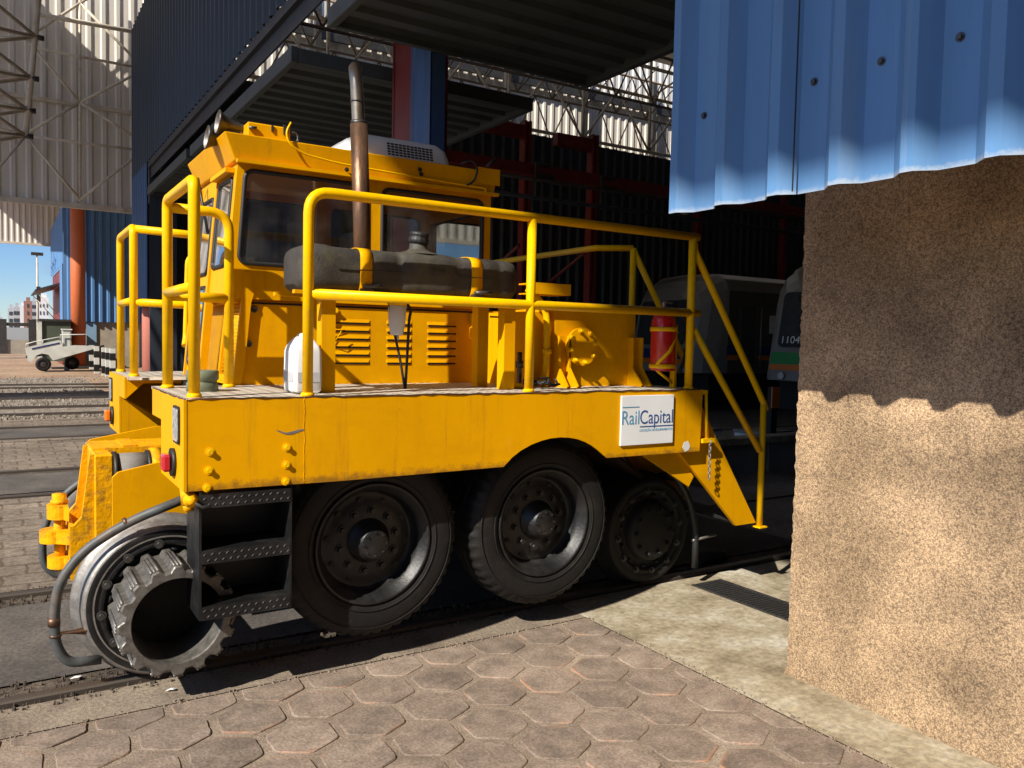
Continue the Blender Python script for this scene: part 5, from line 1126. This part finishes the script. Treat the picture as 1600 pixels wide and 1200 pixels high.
k.tube([(exx-.078, ey-.03, 1.50), (exx-.02, ey-.082, 1.58), (exx+.07, ey-.045, 1.70)], .012, 6).box(exx+.082, exx+.10, ey-.02, ey+.02, ZD, 1.74).tube([(exx-.05, ey, 1.465), (exx+.09, ey, ZD+.03)], .009, 6); k.build('extinguisher_bracket', 'yellow_pipe', V)
# ================================================================ trains inside
def train(name, x0, y0, y1, label, low, num=None):
    t = empty(name, (x0+4, (y0+y1)/2, 0), label, 'train'); H = 3.42; zb = .95; yc = (y0+y1)/2
    secs = []
    for dx, inset, top in ((0, .42, -.55), (.10, .28, -.38), (.28, .13, -.2), (.6, .03, -.06), (1.0, 0, 0), (18, 0, 0)):
        a, b_ = y0+inset, y1-inset; h = H+top; lp = [(a, zb), (a, 2.5), (a+.03, h-.42), (a+.16, h-.18), (a+.45, h-.05), (yc, h), (b_-.45, h-.05), (b_-.16, h-.18), (b_-.03, h-.42), (b_, 2.5), (b_, zb)]
        lean = lambda z: (z-zb)*.16 if dx < .9 else 0
        secs.append([(x0+dx+lean(c_), a_, c_) for a_, c_ in lp])
    n_ = len(secs[0]); m = MB(); m.add([p for s in secs for p in s], [(q*n_+k, q*n_+(k+1) % n_, (q+1)*n_+(k+1) % n_, (q+1)*n_+k) for q in range(len(secs)-1) for k in range(n_)]+[tuple(range(n_))])
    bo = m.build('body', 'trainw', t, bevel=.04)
    fx = lambda z: x0+(z-zb)*.16-.02
    wn = MB().prism(rrect(y0+.55, y1-.55, 1.62, 2.72, .12), [], lambda a, c_, d: (fx(c_)+d, a, c_), -.03, .0).build('windscreen', 'win', t)
    MB().prism(rrect(y0+.9, y1-.9, 2.52, 2.66, .02), [], lambda a, c_, d: (fx(c_)+d, a, c_), -.036, -.031).build('destination_board', 'dark', wn)
    for c1, c2, mm, nn in ((1.28, 1.52, low[0], 'upper_stripe'), (1.16, 1.28, low[1], 'lower_stripe')):
        m = MB().prism([(y0+.42, c1), (y0+.42, c2), (y1-.42, c2), (y1-.42, c1)], [], lambda a, c_, d: (fx(c_)+d, a, c_), -.012, .0)
        m.box(x0+1.05, x0+18, y0-.012, y0, c1+.12, c2+.12); m.add([(x0+.32+.05, y0+.11, c1), (x0+1.05, y0-.012, c1+.12), (x0+1.05, y0-.012, c2+.12), (x0+.32+.09, y0+.11, c2)], [(0, 1, 2, 3)]); m.build(nn, mm, t)
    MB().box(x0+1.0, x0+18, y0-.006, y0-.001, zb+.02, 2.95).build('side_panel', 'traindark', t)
    d = MB().box(x0+1.35, x0+2.05, y0-.02, y0-.007, 1.0, 2.72).build('cab_door', 'traindark', t); MB().box(x0+1.45, x0+1.92, y0-.026, y0-.021, 1.2, 2.6).build('door_glass', 'win', d)
    MB().tube([(x0+2.10, y0-.05, 1.1), (x0+2.10, y0-.05, 2.6)], .02, 8).build('grab_rail', 'steel', t)
    MB().box(x0+2.45, x0+2.75, y0-.016, y0-.007, 1.95, 2.4).build('side_notice', 'white', t)
    for k in range(3): MB().box(x0+3.2+k*3.2, x0+4.9+k*3.2, y0-.018, y0-.007, 1.72, 2.6).build('side_window', 'win', t)
    MB().box(x0+.6, x0+18, y0+.2, y1-.2, .35, .95).box(x0-.1, x0+.5, yc-.15, yc+.15, .7, .95).build('underframe', 'dark', t)
    for xx in (x0+2.2, x0+4.2):
        MB().lathe([(0, 0), (0, .38), (.12, .42), (.12, 0)], (xx, y0+.55, .42), n=24).build('wheel', 'dsteel', t)
    if num:
        z0 = 1.70; text('fleet_number', num, 'plate', wn, .20, Matrix(((0, .16, -1, fx(z0)-.036), (-1, 0, 0, y1-.66), (0, 1, .16, z0), (0, 0, 0, 1))), .002, .42)
        for yy in (y0+.75, y1-.75): MB().cyl((x0-.02, yy, 1.05), (x0-.05, yy, 1.05), .07, n=18).build('headlamp', 'lensw', t)
        M4 = 0 and Matrix(((.16, 0, -1, 0), (0, -1, 0, 0), (1, 0, 0, 0), (0, 0, 0, 1)))
    return t
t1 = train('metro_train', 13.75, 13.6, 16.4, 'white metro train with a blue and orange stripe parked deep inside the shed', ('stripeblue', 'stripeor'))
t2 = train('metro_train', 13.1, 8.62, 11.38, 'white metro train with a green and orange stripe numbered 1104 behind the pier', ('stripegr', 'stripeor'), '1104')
p = at(1227, 553, y=11.0)
# low pit wall and boxes between the tracks
pw = empty('pit_wall', (9, 7.2, 0), 'low pale concrete inspection pit wall along the track inside the shed', 'pit wall')
MB().box(6.2, 18, 7.0, 7.15, -.02, .38).build('wall', 'trainw', pw); MB().box(6.1, 18, 6.95, 7.2, .38, .46).build('coping', 'concrete', pw)
m = MB()
for k in range(6): m.box(6.6+k*.9, 6.66+k*.9, 6.975, 7.0, 0, .38)
m.split('rib', 'trainw', pw)
for (x, y, w_, h_, lab) in ((8.3, 8.2, .5, .42, 'small white storage box on the shed floor beyond the rear steps'), (9.6, 8.1, .7, .34, 'wider white storage box on the shed floor nearer the pier')):
    q = empty('storage_box', (x, y, 0), lab, 'box'); MB().bbox(x-w_/2, x+w_/2, y-.25, y+.25, 0, h_, .015).build('body', 'white', q); MB().box(x-w_/2-.01, x+w_/2+.01, y-.26, y+.26, h_, h_+.04).build('lid', 'trainw', q)
q = empty('warning_post', (9.3, 7.7, 0), 'short orange marker post standing in the dark by the trains', 'marker'); MB().box(9.24, 9.36, 7.66, 7.74, 0, 1.05).build('shaft', 'dark', q); MB().box(9.22, 9.38, 7.64, 7.655, .75, 1.05).build('plate', 'stripeor', q)
q = empty('floor_cable', (4.6, 4.6, 0), 'black rag and cable lying on the track inside the shed door', 'cable')
MB().tube([(4.25, 4.15, .02), (4.4, 4.25, .03), (4.55, 4.2, .035), (4.7, 4.3, .02)], [.03, .06, .05, .02], 8).build('rag', 'black_rubber', q)

for (px, py, lab) in ((119, 1057, 'crumpled white paper scrap lying in the grit between the rails'), (268, 1076, 'torn white paper scrap lying under the toothed front drum')):
    p = at(px, py, z=.012); b = MB(); rn = random.Random(px)
    pts = [Vector((p.x+.022*math.cos(k*1.05)*rn.uniform(.5, 1.2), p.y+.014*math.sin(k*1.05)*rn.uniform(.5, 1.2), rn.uniform(.004, .012))) for k in range(6)]
    c = Vector((p.x, p.y, .015)); b.add(pts+[c], [(k, (k+1) % 6, 6) for k in range(6)]); tag(b.build('paper_scrap', 'white', solid=.002), lab, 'litter')
